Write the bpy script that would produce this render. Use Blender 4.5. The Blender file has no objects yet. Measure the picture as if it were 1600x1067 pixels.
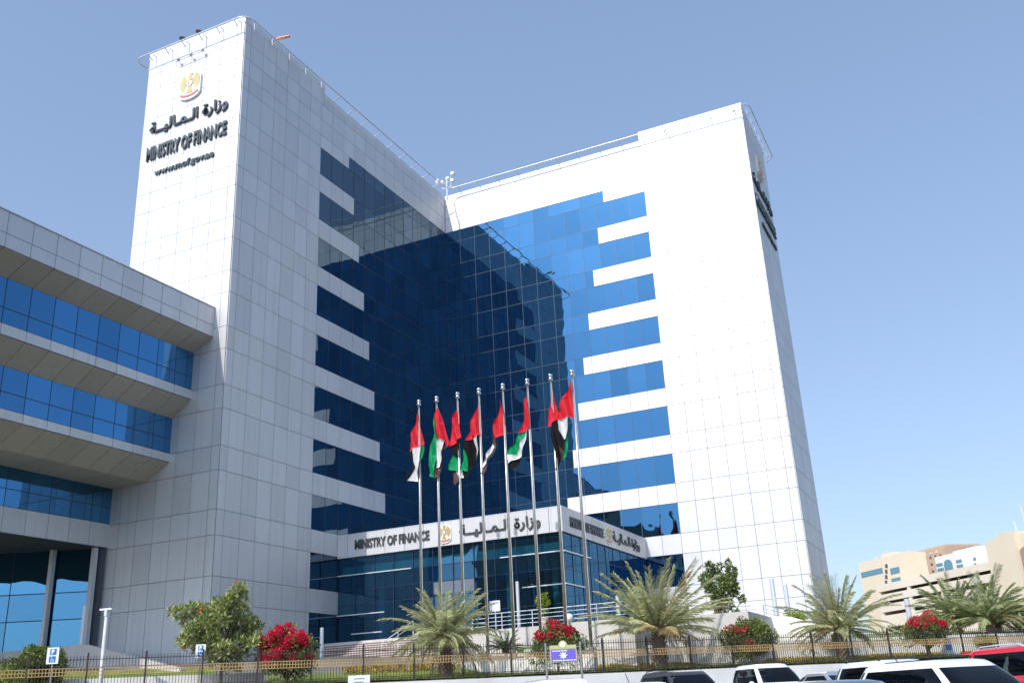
import bpy, bmesh, math, random
from mathutils import Vector, Matrix, noise
R = math.radians
random.seed(7)
sc = bpy.context.scene
col = sc.collection
# ------------------------------------------------------------------ camera
YAW, PITCH, ROLL, FPX = -0.4328, 0.3567, -0.0495, 1524.3
_f = Vector((math.sin(YAW)*math.cos(PITCH), math.cos(YAW)*math.cos(PITCH), math.sin(PITCH)))
_r0 = Vector((math.cos(YAW), -math.sin(YAW), 0)); _u0 = _r0.cross(_f)
_r = _r0*math.cos(ROLL)+_u0*math.sin(ROLL); _u = -_r0*math.sin(ROLL)+_u0*math.cos(ROLL)
cd = bpy.data.cameras.new('camera'); cam = bpy.data.objects.new('camera', cd); col.objects.link(cam)
cam.matrix_world = Matrix(((_r.x,_u.x,-_f.x,0),(_r.y,_u.y,-_f.y,0),(_r.z,_u.z,-_f.z,0),(0,0,0,1)))
cd.sensor_width = 36; cd.lens = FPX/1600*36; cd.clip_end = 5000; cd.clip_start = 0.2
sc.camera = cam
def ray(px, py): return _r*((px-800)/FPX) - _u*((py-533.5)/FPX) + _f
def on(px, py, axis, c):
    d = ray(px, py); return d*(c/d[axis])
# the fence line and its two horizontal directions (t along, s behind)
FA = Vector((-37.51, 32.27, 0)); HT = Vector((.7455, .6665, 0)); HS = Vector((-.6665, .7455, 0))
def ts(t, s, z=0.): v = FA+HT*t+HS*s; v.z = z; return v
def ons(px, py, s):
    d = ray(px, py); return d*((FA.dot(HS)+s)/d.dot(HS))
def at(px, d):                      # ground-plan point at a view depth
    v = ray(px, 1050); v = v*(d/1.0); return Vector((v.x, v.y, 0))
# ------------------------------------------------------------------ materials
def pmat(name, colr, rough=.5, metal=0., spec=.5):
    m = bpy.data.materials.new(name); m.use_nodes = True
    b = m.node_tree.nodes['Principled BSDF']
    b.inputs['Base Color'].default_value = (*colr, 1); b.inputs['Roughness'].default_value = rough
    b.inputs['Metallic'].default_value = metal; b.inputs['Specular IOR Level'].default_value = spec
    return m
def nd(m, t, **kw):
    n = m.node_tree.nodes.new(t)
    for k, v in kw.items(): setattr(n, k, v)
    return n
def lk(m, a, b): m.node_tree.links.new(a, b)
def varied(name, c1, c2, scale=1., rough=.6, metal=0., bump=0., detail=4., island=0., bscale=None, bdist=.02):
    m = pmat(name, c1, rough, metal); b = m.node_tree.nodes['Principled BSDF']
    tc = nd(m, 'ShaderNodeNewGeometry'); n = nd(m, 'ShaderNodeTexNoise'); n.inputs['Scale'].default_value = scale; n.inputs['Detail'].default_value = detail
    lk(m, tc.outputs['Position'], n.inputs['Vector'])
    mx = nd(m, 'ShaderNodeMix', data_type='RGBA'); mx.inputs[6].default_value = (*c1, 1); mx.inputs[7].default_value = (*c2, 1)
    fac = n.outputs['Fac']
    mr = nd(m, 'ShaderNodeMapRange'); mr.inputs[1].default_value = .3; mr.inputs[2].default_value = .7; lk(m, fac, mr.inputs[0]); fac = mr.outputs[0]
    if island:
        mm = nd(m, 'ShaderNodeMix'); mm.inputs[0].default_value = island; lk(m, fac, mm.inputs[2]); lk(m, tc.outputs['Random Per Island'], mm.inputs[3]); fac = mm.outputs[0]
    lk(m, fac, mx.inputs[0]); lk(m, mx.outputs[2], b.inputs['Base Color'])
    if bump:
        n2 = nd(m, 'ShaderNodeTexNoise'); n2.inputs['Scale'].default_value = bscale or scale*4; n2.inputs['Detail'].default_value = 5
        lk(m, tc.outputs['Position'], n2.inputs['Vector'])
        bp = nd(m, 'ShaderNodeBump'); bp.inputs['Strength'].default_value = bump; bp.inputs['Distance'].default_value = bdist
        lk(m, n2.outputs['Fac'], bp.inputs['Height']); lk(m, bp.outputs[0], b.inputs['Normal'])
    return m
def leafmat(name, c1, c2, c3=None, rough=.55, trans=.25):
    m = bpy.data.materials.new(name); m.use_nodes = True; nt = m.node_tree; nt.nodes.clear()
    o = nd(m, 'ShaderNodeOutputMaterial'); g = nd(m, 'ShaderNodeNewGeometry'); cr = nd(m, 'ShaderNodeValToRGB')
    cr.color_ramp.elements[0].color = (*c1, 1); cr.color_ramp.elements[1].color = (*c2, 1)
    if c3: e = cr.color_ramp.elements.new(.9); e.color = (*c2, 1); cr.color_ramp.elements[2].color = (*c3, 1)
    lk(m, g.outputs['Random Per Island'], cr.inputs[0])
    p = nd(m, 'ShaderNodeBsdfPrincipled'); p.inputs['Roughness'].default_value = rough; p.inputs['Specular IOR Level'].default_value = .35
    t = nd(m, 'ShaderNodeBsdfTranslucent'); mx = nd(m, 'ShaderNodeMixShader'); mx.inputs[0].default_value = trans
    lk(m, cr.outputs[0], p.inputs['Base Color']); lk(m, cr.outputs[0], t.inputs['Color'])
    lk(m, p.outputs[0], mx.inputs[1]); lk(m, t.outputs[0], mx.inputs[2]); lk(m, mx.outputs[0], o.inputs[0])
    return m
def facade_glass(name, tint, body=(.003,.012,.05), refl=.92, wob=.012, transp=0., tcol=(.2,.6,.7)):
    m = bpy.data.materials.new(name); m.use_nodes = True; m.node_tree.nodes.clear()
    o = nd(m, 'ShaderNodeOutputMaterial'); g = nd(m, 'ShaderNodeNewGeometry')
    n = nd(m, 'ShaderNodeTexNoise', noise_dimensions='4D'); n.inputs['Scale'].default_value = .55; n.inputs['Detail'].default_value = 1.
    mu = nd(m, 'ShaderNodeMath', operation='MULTIPLY'); mu.inputs[1].default_value = 40.
    lk(m, g.outputs['Random Per Island'], mu.inputs[0]); lk(m, mu.outputs[0], n.inputs['W']); lk(m, g.outputs['Position'], n.inputs['Vector'])
    bp = nd(m, 'ShaderNodeBump'); bp.inputs['Strength'].default_value = 1.; bp.inputs['Distance'].default_value = wob; lk(m, n.outputs['Fac'], bp.inputs['Height'])
    gl = nd(m, 'ShaderNodeBsdfGlossy'); gl.inputs['Roughness'].default_value = .012; lk(m, bp.outputs[0], gl.inputs['Normal'])
    hs = nd(m, 'ShaderNodeMix', data_type='RGBA'); hs.inputs[6].default_value = (*[c*.86 for c in tint], 1); hs.inputs[7].default_value = (*[min(1,c*1.1) for c in tint], 1)
    lk(m, g.outputs['Random Per Island'], hs.inputs[0]); lk(m, hs.outputs[2], gl.inputs['Color'])
    di = nd(m, 'ShaderNodeBsdfDiffuse'); di.inputs[0].default_value = (*body, 1)
    base = di.outputs[0]
    if transp:
        tr = nd(m, 'ShaderNodeBsdfTransparent'); tr.inputs[0].default_value = (*tcol, 1); m0 = nd(m, 'ShaderNodeMixShader'); m0.inputs[0].default_value = transp
        lk(m, di.outputs[0], m0.inputs[1]); lk(m, tr.outputs[0], m0.inputs[2]); base = m0.outputs[0]
    mx = nd(m, 'ShaderNodeMixShader'); mx.inputs[0].default_value = refl
    lk(m, base, mx.inputs[1]); lk(m, gl.outputs[0], mx.inputs[2]); lk(m, mx.outputs[0], o.inputs[0])
    return m
def panelmat(name, c, metal, rough):
    m = pmat(name, c, rough, metal); b = m.node_tree.nodes['Principled BSDF']
    g = nd(m, 'ShaderNodeNewGeometry'); mx = nd(m, 'ShaderNodeMix', data_type='RGBA')
    mx.inputs[6].default_value = (*[x*.93 for x in c], 1); mx.inputs[7].default_value = (*[min(1,x*1.05) for x in c], 1)
    # rain streaks: noise stretched down the wall
    mp = nd(m, 'ShaderNodeMapping'); mp.inputs['Scale'].default_value = (3., 3., .07); n = nd(m, 'ShaderNodeTexNoise'); n.inputs['Scale'].default_value = 1.4; n.inputs['Detail'].default_value = 5
    lk(m, g.outputs['Position'], mp.inputs[0]); lk(m, mp.outputs[0], n.inputs['Vector'])
    mr = nd(m, 'ShaderNodeMapRange'); mr.inputs[1].default_value = .52; mr.inputs[2].default_value = .8; mr.inputs[3].default_value = 0; mr.inputs[4].default_value = .34
    lk(m, n.outputs['Fac'], mr.inputs[0])
    m2 = nd(m, 'ShaderNodeMix', data_type='RGBA'); m2.inputs[7].default_value = (*[x*.6 for x in c], 1)
    lk(m, g.outputs['Random Per Island'], mx.inputs[0]); lk(m, mx.outputs[2], m2.inputs[6]); lk(m, mr.outputs[0], m2.inputs[0]); lk(m, m2.outputs[2], b.inputs['Base Color'])
    # faint oil-canning of the sheet metal
    n2 = nd(m, 'ShaderNodeTexNoise'); n2.inputs['Scale'].default_value = .7; bp = nd(m, 'ShaderNodeBump'); bp.inputs['Distance'].default_value = .03; bp.inputs['Strength'].default_value = .5
    lk(m, g.outputs['Position'], n2.inputs['Vector']); lk(m, n2.outputs['Fac'], bp.inputs['Height']); lk(m, bp.outputs[0], b.inputs['Normal'])
    return m
M = {}
M['panel'] = panelmat('silver_composite_panel', (.66,.65,.645), .42, .52)
M['soffit'] = panelmat('soffit_panel_bounce_tint', (.50,.45,.39), .1, .5)  # same panel, with warm ground bounce painted into its colour
M['joint'] = pmat('joint_dark', (.075,.085,.10), .8)
M['glass'] = facade_glass('blue_mirror_glass', (.058,.158,.27))
M['glass_l'] = facade_glass('blue_mirror_glass_shade_wing', (.125,.17,.21))  # same glass on the shaded wing; its reflection tone is put into the tint
M['glass_p'] = facade_glass('pavilion_glass', (.12,.27,.40), refl=.42, wob=.012, transp=.82, tcol=(.2,.55,.66))
M['glass_a'] = facade_glass('annex_glass', (.075,.23,.43), wob=.008)
M['glass_g'] = facade_glass('ground_glass', (.08,.22,.36), wob=.02)
M['mull'] = pmat('mullion_metal', (.09,.12,.16), .4, .5)
M['mull_d'] = pmat('mullion_dark', (.02,.04,.10), .4, .3)
M['alu'] = pmat('white_aluminium', (.72,.73,.75), .35, .4)
M['steel'] = varied('brushed_steel', (.36,.34,.31), (.48,.46,.42), 3., .32, .75)
M['chrome'] = pmat('chrome_ball', (.7,.7,.7), .12, 1.)
M['white'] = varied('white_paint', (.78,.77,.74), (.68,.66,.62), 1.2, .6, 0, .2)
M['whitewall'] = varied('white_render_wall', (.86,.83,.78), (.70,.66,.60), .6, .8, 0, .3)
M['letter'] = pmat('letter_grey', (.075,.085,.085), .45, .3)
M['gold'] = varied('gold_paint', (.50,.40,.16), (.62,.52,.28), 6., .4, .35)
M['goldlat'] = varied('gold_lattice_paint', (.36,.22,.09), (.50,.33,.15), 1.3, .5, .1)
M['red'] = pmat('sign_red', (.55,.16,.15), .5)
M['cream'] = pmat('emblem_white', (.82,.78,.70), .5)
M['iron'] = varied('dark_iron_paint', (.035,.028,.025), (.07,.055,.045), 5., .5, .3)
M['stone'] = varied('pale_stone', (.62,.58,.53), (.50,.46,.42), 1.4, .7, 0, .2)
M['step_r'] = varied('step_riser_granite', (.20,.12,.10), (.30,.19,.16), 3., .6)
M['step_t'] = varied('step_tread_granite', (.58,.52,.48), (.66,.61,.57), 3., .6)
M['asphalt'] = varied('asphalt', (.05,.05,.052), (.075,.073,.07), .8, .9, 0, .5, bscale=30)
M['grass'] = varied('lawn_grass', (.10,.17,.025), (.24,.27,.05), .9, .95, 0, .9, bscale=14, bdist=.08)
M['bark'] = varied('tree_bark', (.12,.09,.065), (.22,.17,.12), 8., .9, 0, .8)
M['palmbark'] = varied('palm_bark', (.13,.095,.07), (.28,.21,.15), 10., .95, 0, 1.)
# ------------------------------------------------------------------ object helpers
def tag(o, label=None, cat=None, group=None, kind=None):
    for k, v in (('label', label), ('category', cat), ('group', group), ('kind', kind)):
        if v: o[k] = v
    return o
def empty(name, loc=(0,0,0), rz=0, **kw):
    o = bpy.data.objects.new(name, None); o.location = loc; o.rotation_euler = (0,0,rz); o.empty_display_size = .3
    col.objects.link(o); return tag(o, **kw)
class MB:
    def __init__(s): s.v = []; s.f = []; s.mi = []; s.m = []
    def mat(s, m):
        m = M[m] if isinstance(m, str) else m
        if m not in s.m: s.m.append(m)
        return s.m.index(m)
    def face(s, pts, m=0):
        i = len(s.v); s.v += [tuple(p) for p in pts]; s.f.append(tuple(range(i, i+len(pts)))); s.mi.append(m)
    def box(s, a, b, m=0, X=None):
        (x0,y0,z0),(x1,y1,z1) = a, b; i = len(s.v)
        vs = [(x,y,z) for z in (min(z0,z1),max(z0,z1)) for x,y in ((min(x0,x1),min(y0,y1)),(max(x0,x1),min(y0,y1)),(max(x0,x1),max(y0,y1)),(min(x0,x1),max(y0,y1)))]
        if X: vs = [tuple(X @ Vector(v)) for v in vs]
        s.v += vs
        for q in ((3,2,1,0),(4,5,6,7),(0,1,5,4),(1,2,6,5),(2,3,7,6),(3,0,4,7)): s.f.append(tuple(i+k for k in q)); s.mi.append(m)
    def tube(s, pts, r, n=8, m=0, close=False, caps=True):
        pts = [Vector(p) for p in pts]; rr = r if isinstance(r, (list, tuple)) else [r]*len(pts); i0 = len(s.v); ref = None
        for k, p in enumerate(pts):
            a = pts[max(k-1,0)]; b = pts[min(k+1,len(pts)-1)]; d = (b-a).normalized()
            if ref is None: ref = Vector((0,0,1)) if abs(d.z) < .9 else Vector((1,0,0))
            x = d.cross(ref).normalized(); ref2 = x.cross(d).normalized(); ref = ref2
            for j in range(n):
                t = 2*math.pi*j/n; s.v.append(tuple(p+(x*math.cos(t)+ref2*math.sin(t))*rr[k]))
        for k in range(len(pts)-1):
            for j in range(n): s.f.append((i0+k*n+j, i0+k*n+(j+1)%n, i0+(k+1)*n+(j+1)%n, i0+(k+1)*n+j)); s.mi.append(m)
        if caps:
            s.f.append(tuple(i0+j for j in range(n))[::-1]); s.mi.append(m)
            s.f.append(tuple(i0+(len(pts)-1)*n+j for j in range(n))); s.mi.append(m)
    def ball(s, c, r, m=0, nu=10, nv=7, sq=1.):
        i0 = len(s.v); c = Vector(c)
        for a in range(nv+1):
            th = math.pi*a/nv
            for b in range(nu):
                ph = 2*math.pi*b/nu; s.v.append((c.x+r*math.sin(th)*math.cos(ph), c.y+r*math.sin(th)*math.sin(ph), c.z+r*sq*math.cos(th)))
        for a in range(nv):
            for b in range(nu): s.f.append((i0+a*nu+b, i0+(a+1)*nu+b, i0+(a+1)*nu+(b+1)%nu, i0+a*nu+(b+1)%nu)); s.mi.append(m)
    def build(s, name, mats, parent=None, smooth=False):
        me = bpy.data.meshes.new(name); me.from_pydata(s.v, [], s.f)
        if not isinstance(mats, (list, tuple)): mats = [mats]
        for m in mats: me.materials.append(M[m] if isinstance(m, str) else m)
        if len(mats) > 1: me.polygons.foreach_set('material_index', s.mi)
        if smooth: me.polygons.foreach_set('use_smooth', [True]*len(me.polygons))
        me.update(); o = bpy.data.objects.new(name, me); col.objects.link(o)
        if parent: o.parent = parent
        return o
def copy_tree(o, parent=None):
    c = o.copy(); col.objects.link(c); c.parent = parent
    for ch in list(o.children): copy_tree(ch, c)
    return c
# ------------------------------------------------------------------ text
AR = "\ufe94\u0640\u0640\ufef4\ufedf\ufe8e\u0640\ufee4\u0640\ufedf\ufe8d \ufe93\ufead\ufe8d\ufeaf\ufeed"
def text_obj(body, name, O, U, w, h, depth, mat, parent, bold=.03, N=None):
    """text as solid letters on a wall: O lower left corner, U unit direction along, up = z"""
    c = bpy.data.curves.new('txt', 'FONT'); c.body = body; c.offset = 0 if body == AR else bold; c.extrude = .5; c.resolution_u = 3
    t = bpy.data.objects.new('txt', c); col.objects.link(t); bpy.context.view_layer.update()
    me = bpy.data.meshes.new_from_object(t.evaluated_get(bpy.context.evaluated_depsgraph_get())); bpy.data.objects.remove(t)
    xs = [v.co.x for v in me.vertices]; ys = [v.co.y for v in me.vertices]; x0, x1, y0, y1 = min(xs), max(xs), min(ys), max(ys)
    U = Vector(U); N = Vector(N) if N else Vector((U.y, -U.x, 0)); Z = Vector((0,0,1)); O = Vector(O)
    for v in me.vertices:
        v.co = O+U*((v.co.x-x0)/(x1-x0)*w)+Z*((v.co.y-y0)/(y1-y0)*h)+N*((v.co.z+.5)*depth)
    if body == AR:                              # heavier strokes: the word three times, a hair apart
        bm = bmesh.new()
        for (ax, az, ad) in ((0,0,0), (.0045*w,.004*w,.004), (-.0045*w,.002*w,.008), (0,-.004*w,.012)):
            k0 = len(bm.verts); bm.from_mesh(me); bm.verts.ensure_lookup_table()
            for v in bm.verts[k0:]: v.co += U*ax+Z*az+N*ad
        bm.to_mesh(me); bm.free()
    me.materials.clear(); me.materials.append(M[mat] if isinstance(mat, str) else mat)
    o = bpy.data.objects.new(name, me); col.objects.link(o); o.parent = parent
    return o
def emblem(O, U, w, h, parent, depth=.1):
    """falcon crest: golden wings and tail round a flag disc, red scroll under; O = centre"""
    U = Vector(U); N = Vector((U.y, -U.x, 0)); Z = Vector((0,0,1)); O = Vector(O)
    def P(a, b, d): return O+U*(a*w)+Z*(b*h)+N*d
    def slab(mb, pts, d0, d1):
        n = len(pts); i = len(mb.v)
        mb.v += [tuple(P(a,b,d0)) for a,b in pts]+[tuple(P(a,b,d1)) for a,b in pts]
        mb.f.append(tuple(range(i+n, i+2*n))); mb.mi.append(0)
        for k in range(n): mb.f.append((i+k, i+(k+1)%n, i+n+(k+1)%n, i+n+k)); mb.mi.append(0)
    e = MB()                                    # white backing plate with rounded foot and notched wing tops
    pts = [(-.5,.28),(-.5,-.32),(-.4,-.42),(-.2,-.49),(0,-.5),(.2,-.49),(.4,-.42),(.5,-.32),(.5,.28),(.36,.42),(.2,.34),(.08,.5),(-.08,.5),(-.2,.34),(-.36,.42)]
    slab(e, pts, 0, depth); plate = e.build('emblem', 'cream', parent)
    g = MB()
    for sgn in (-1, 1):
        for k in range(7):                      # wing feathers
            a = -.75+k*.27; l = .40
            cx, cy = sgn*.06, .10
            tx, ty = cx+sgn*l*math.cos(a), cy+l*math.sin(a)*.85
            nx, ny = -(ty-cy)*.19, (tx-cx)*.19
            slab(g, [(cx,cy),(tx-nx*.9,ty-ny*.9),(tx+nx*.9,ty+ny*.9)] if sgn > 0 else [(cx,cy),(tx+nx*.9,ty+ny*.9),(tx-nx*.9,ty-ny*.9)], depth, depth+.02+.004*k)
    for k in range(5): x = -.12+k*.06; slab(g, [(x-.035,-.28),(x+.035,-.28),(x*.4+.02,-.02),(x*.4-.02,-.02)], depth, depth+.02+.004*k)
    slab(g, [(-.10,.18),(.10,.18),(.07,.36),(.13,.40),(.03,.47),(-.07,.42),(-.07,.32)], depth, depth+.05)
    g.build('falcon', 'gold', plate)
    d = MB(); slab(d, [(.13*math.cos(t)*1.0, .06+.10*math.sin(t)) for t in [2*math.pi*k/16 for k in range(16)]], depth, depth+.07); d.build('disc', 'cream', plate)
    r = MB(); slab(r, [(-.07,-.0),(-.02,-.0),(-.02,.12),(-.07,.12)], depth+.07, depth+.08)
    slab(r, [(-.42,-.33),(-.22,-.40),(0,-.42),(.22,-.40),(.42,-.33),(.42,-.26),(.22,-.33),(0,-.35),(-.22,-.33),(-.42,-.26)], depth, depth+.03); r.build('scroll', 'red', plate)
    return plate
# ------------------------------------------------------------------ curtain / panel walls
GAP, DP = .03, .05
def wallrects(rects, O, U, N, name, mat, parent, back=True, gap=GAP, depth=DP, jit=0.):
    """rects (u0,u1,z0,z1) of separate sheets standing `depth` proud of the plane through O"""
    mb = MB(); O = Vector(O); U = Vector(U); N = Vector(N)
    for (u0,u1,z0,z1) in rects:
        g = gap/2; u0 += g; u1 -= g; z0 += g; z1 -= g
        j = [random.uniform(-jit, jit) for _ in range(3)]
        def P(u, z, d, q=0): 
            p = O+U*u+N*(d+q); return (p.x, p.y, z)
        q00 = j[0]; q10 = j[0]+j[1]; q11 = j[0]+j[1]+j[2]; q01 = j[0]+j[2]
        f = [P(u0,z0,depth,q00), P(u1,z0,depth,q10), P(u1,z1,depth,q11), P(u0,z1,depth,q01)]
        b = [P(u0,z0,0), P(u1,z0,0), P(u1,z1,0), P(u0,z1,0)]
        i = len(mb.v); mb.v += f+b
        for qd in ((0,1,2,3),(0,4,5,1),(1,5,6,2),(2,6,7,3),(3,7,4,0)): mb.f.append(tuple(i+k for k in qd)); mb.mi.append(0)
    return mb.build(name, mat, parent)
def backing(rects, O, U, N, name, parent, mat='joint'):
    mb = MB(); O = Vector(O); U = Vector(U)
    for (u0,u1,z0,z1) in rects:
        mb.face([(*(O+U*u0).xy, z0), (*(O+U*u1).xy, z0), (*(O+U*u1).xy, z1), (*(O+U*u0).xy, z1)])
    return mb.build(name, mat, parent)
def split(u0, u1, lines):
    c = [u0]+[l for l in lines if u0+.05 < l < u1-.05]+[u1]
    return list(zip(c[:-1], c[1:]))
XA, YA, YB, XC, XD, YF = -40.49, 44.63, 73.66, -11.41, -49.54, 82.3
S, MP, MG = 3.9, 1.42, 1.527
ZT, WH = 41.44, 2.37
GZ = 2.9
def zrows(top):
    z = [top, 45.4, 44.0, 42.57] if top > 45.6 else [top, 44.0, 42.57]
    for k in range(10): z += [ZT-S*k, ZT-S*k-WH]
    z = z[:-1]+[GZ]
    return z
tops = [ZT-S*k for k in range(10)]
def wing(u_edge, u_win, u_inner, par, O, U, N, step_top, sgn, tag_names):
    """one wing wall. u runs from the outer corner (0) to the inner corner (u_inner); windows begin at u_win"""
    H = 47.4; Hlow = 46.5
    solid_lines = [.64+MP*k for k in range(7)]
    glass_lines = [u_win+MG*k for k in range(1, 40)]
    zr = [H,45.4,44.0,42.57]
    for k in range(10): zr += [ZT-S*k, ZT-S*k-WH]
    zr[-1] = GZ
    pan = []; gls = []; bk = []
    for r in range(len(zr)-1):
        z1, z0 = zr[r], zr[r+1]
        if r == 0:
            pan += [(a,b,z0,z1) for a,b in split(0, step_top, solid_lines)]
            pan += [(a,b,z0,Hlow) for a,b in split(step_top, u_inner, glass_lines)]; continue
        us = u_inner
        if r == 3: us = u_win+2.5*MG                   # upper step of the glass
        elif r > 3:
            k = (r-4)//2
            us = u_win if (r-4) % 2 == 0 else u_win+(3+.5*k)*MG
        pan += [(a,b,z0,z1) for a,b in split(0, min(us, u_win), solid_lines)]
        if us > u_win+.01: pan += [(a,b,z0,z1) for a,b in split(u_win, us, glass_lines)]
        if us < u_inner: gls += [(a,b,z0,z1) for a,b in split(us, u_inner, glass_lines)]
    N = Vector(N)
    w = wallrects(pan, O, U, N, 'wall_panels', 'panel', par, jit=.0015)
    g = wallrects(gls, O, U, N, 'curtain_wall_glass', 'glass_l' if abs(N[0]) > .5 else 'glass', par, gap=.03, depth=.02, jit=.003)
    backing([(0, u_inner, GZ-1, Hlow-.01), (0, step_top, Hlow-.01, H-.01)], Vector(O)-N*.0, U, N, 'joint_backing', par)
    mb = MB(); O = Vector(O); U = Vector(U)
    for (a,b,z0,z1) in gls:                            # thin mullion strips
        p = O+U*b+N*.035; q = O+U*a+N*.035
        for (A, B, za, zb) in ((p-U*.016, p+U*.016, z0, z1), (q, p, z0-.016, z0+.016)):
            mb.face([(A.x,A.y,za),(B.x,B.y,za),(B.x,B.y,zb),(A.x,A.y,zb)])
    mb.build('mullions', 'mull', par)
bld = empty('ministry_building', (XA, YA, 4.4), label='tall silver panelled ministry building with two wings round stepped blue mirror glass', cat='building')
bldI = bld
inv = Matrix.Translation((-XA, -YA, -4.4))
def reparent_world(root):                              # children were built in world space: shift them under the root
    for c in root.children:
        c.matrix_parent_inverse = Matrix.Translation(-Vector(root.location))
# left wing (shaded face, facing +x), right wing (sunlit face, facing -y)
wing(0, 9.16, YB-YA, bld, (XA, YA, 0), (0,1,0), (1,0,0), 9.5, 1, None)
wing(0, 9.17, XC-XA, bld, (XC, YB, 0), (-1,0,0), (0,-1,0), 9.2, -1, None)
zr_full = [47.4,45.4,44.0,42.57]+[z for k in range(10) for z in (ZT-S*k, ZT-S*k-WH)]; zr_full[-1] = GZ
def plain(O, U, N, L, lines, top=47.4, name='wall_panels', z0=GZ):
    zz = [top]+[z for z in zr_full if z0+.2 < z < top-.2]+[z0]
    rc = [(a,b,zz[i+1],zz[i]) for i in range(len(zz)-1) for a,b in split(0, L, lines)]
    wallrects(rc, O, U, N, name, 'panel', bld, jit=.0015); backing([(0,L,z0-1,top-.01)], O, U, N, 'joint_backing', bld)
plain((XA, YA, 0), (-1,0,0), (0,-1,0), XA-XD, [.64+MP*k for k in range(7)])                    # front gable with the sign
plain((XC, YB, 0), (0,1,0), (1,0,0), YF-YB, [.64+MP*k for k in range(7)])                       # right gable
plain((XD, YF, 0), (0,-1,0), (-1,0,0), YF-YA, [.64+MG*k for k in range(30)], 46.5)              # back faces
plain((XD, YF, 0), (1,0,0), (0,1,0), XC-XD, [.64+MG*k for k in range(30)], 46.5)
# roof slabs and parapet caps
rf = MB()
rf.box((XD+.05, YA+.05, 44.5), (XA-.05, YF-.05, 45.6)); rf.box((XA-.05, YB+.05, 44.5), (XC-.05, YF-.05, 45.6))
rf.build('roof', 'stone', bld)
cp = MB()
def capbox(x0,y0,x1,y1,z): cp.box((x0,y0,z-.5),(x1,y1,z+.03))
capbox(XD-.06, YA-.06, XA+.06, YA+.35, 47.4); capbox(XA-.35, YA+.36, XA+.06, YA+9.5, 47.4); capbox(XD-.06, YA+.36, XD+.35, YA+9.5, 47.4)
capbox(XA-.35, YA+9.51, XA+.06, YB-.01, 46.5); capbox(XA-.35, YB-.06, XC-9.2, YB+.35, 46.5); capbox(XC-9.19, YB-.06, XC+.06, YB+.35, 47.4)
capbox(XC-.35, YB+.36, XC+.06, YF+.06, 47.4); capbox(XD-.06, YF-.3, XC-.36, YF+.06, 46.5); capbox(XD-.06, YA+9.51, XD+.35, YF-.31, 46.5)
cp.build('parapet_cap', 'panel', bld)
# cleaning rail on Z brackets round the parapet
OFF, RZ = .8, 46.75
def arc(cx, cy, r, a0, a1, n=8): return [(cx+r*math.cos(R(a0+(a1-a0)*k/n)), cy+r*math.sin(R(a0+(a1-a0)*k/n)), RZ) for k in range(n+1)]
path = [(XD-.15, YA+2.6, RZ-.25), (XD-OFF*.9, YA+2.0, RZ)]+arc(XD-OFF+.7, YA-OFF+.7, .7, 180, 270)+arc(XA+OFF-.8, YA-OFF+.8, .8, -90, 0)+\
       [(XA+OFF+.8-.8*math.cos(R(a)), YB-OFF-.8+.8*math.sin(R(a)), RZ) for a in range(0, 91, 15)]+\
       arc(XC+OFF-.8, YB-OFF+.8, .8, -90, 0)+arc(XC+OFF-.7, YF+.3, .7, 0, 60)+[(XC+.1, YF+1.0, RZ-.2)]
rl = MB(); rl.tube(path, .055, 8); rail = rl.build('cleaning_rail', 'alu', bld, True)
def bracket(x, y, nx, ny, htop):
    b = MB(); n = Vector((nx, ny, 0)); p = Vector((x, y, 0))
    b.tube([p+Vector((0,0,47.0)), p+n*.34+Vector((0,0,47.0)), p+n*.40+Vector((0,0,RZ-.32)), p+n*OFF+Vector((0,0,RZ-.03))] if htop > 47 else [p-n*.1+Vector((0,0,46.56)), p+n*.3+Vector((0,0,46.58)), p+n*OFF+Vector((0,0,RZ))], .045, 6)
    b.build('rail_bracket', 'alu', rail)
x = XD+.6
while x < XA-.3: bracket(x, YA, 0, -1, 47.4); x += 1.62
y = YA+.55
while y < YB-1.2: bracket(XA, y, 1, 0, 47.4 if y < YA+9.5 else 46.5); y += 2.02
x = XC-.55
while x > XA+1.4: bracket(x, YB, 0, -1, 47.4 if x > XC-9.2 else 46.5); x -= 2.05
y = YB+.5
while y < YF: bracket(XC, y, 1, 0, 47.4); y += 1.6
bracket(XD, YA+.5, -1, 0, 47.4)
# lettering and crests of the building
F = YA-DP
text_obj(AR, 'lettering', (-48.75, F, 39.85), (1,0,0), 7.2, 1.15, .14, 'letter', bld, .03)
text_obj('MINISTRY OF FINANCE', 'lettering', (-48.85, F, 37.82), (1,0,0), 7.35, 1.12, .14, 'letter', bld, .03)
text_obj('www.mof.gov.ae', 'lettering', (-47.95, F, 36.25), (1,0,0), 5.45, .68, .12, 'letter', bld, .03)
emblem((-45.15, F, 43.05), (1,0,0), 2.0, 2.3, bld, .16)
E_ = XC+DP
text_obj(AR, 'lettering', (E_, 74.2, 39.85), (0,1,0), 7.2, 1.15, .16, 'letter', bld, .03)
text_obj('MINISTRY OF FINANCE', 'lettering', (E_, 74.1, 37.82), (0,1,0), 7.6, 1.12, .16, 'letter', bld, .03)
text_obj('www.mof.gov.ae', 'lettering', (E_, 75.4, 36.25), (0,1,0), 5.6, .68, .14, 'letter', bld, .03)
emblem((E_, 77.9, 43.1), (0,1,0), 2.0, 2.3, bld, .2)
reparent_world(bld)
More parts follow.
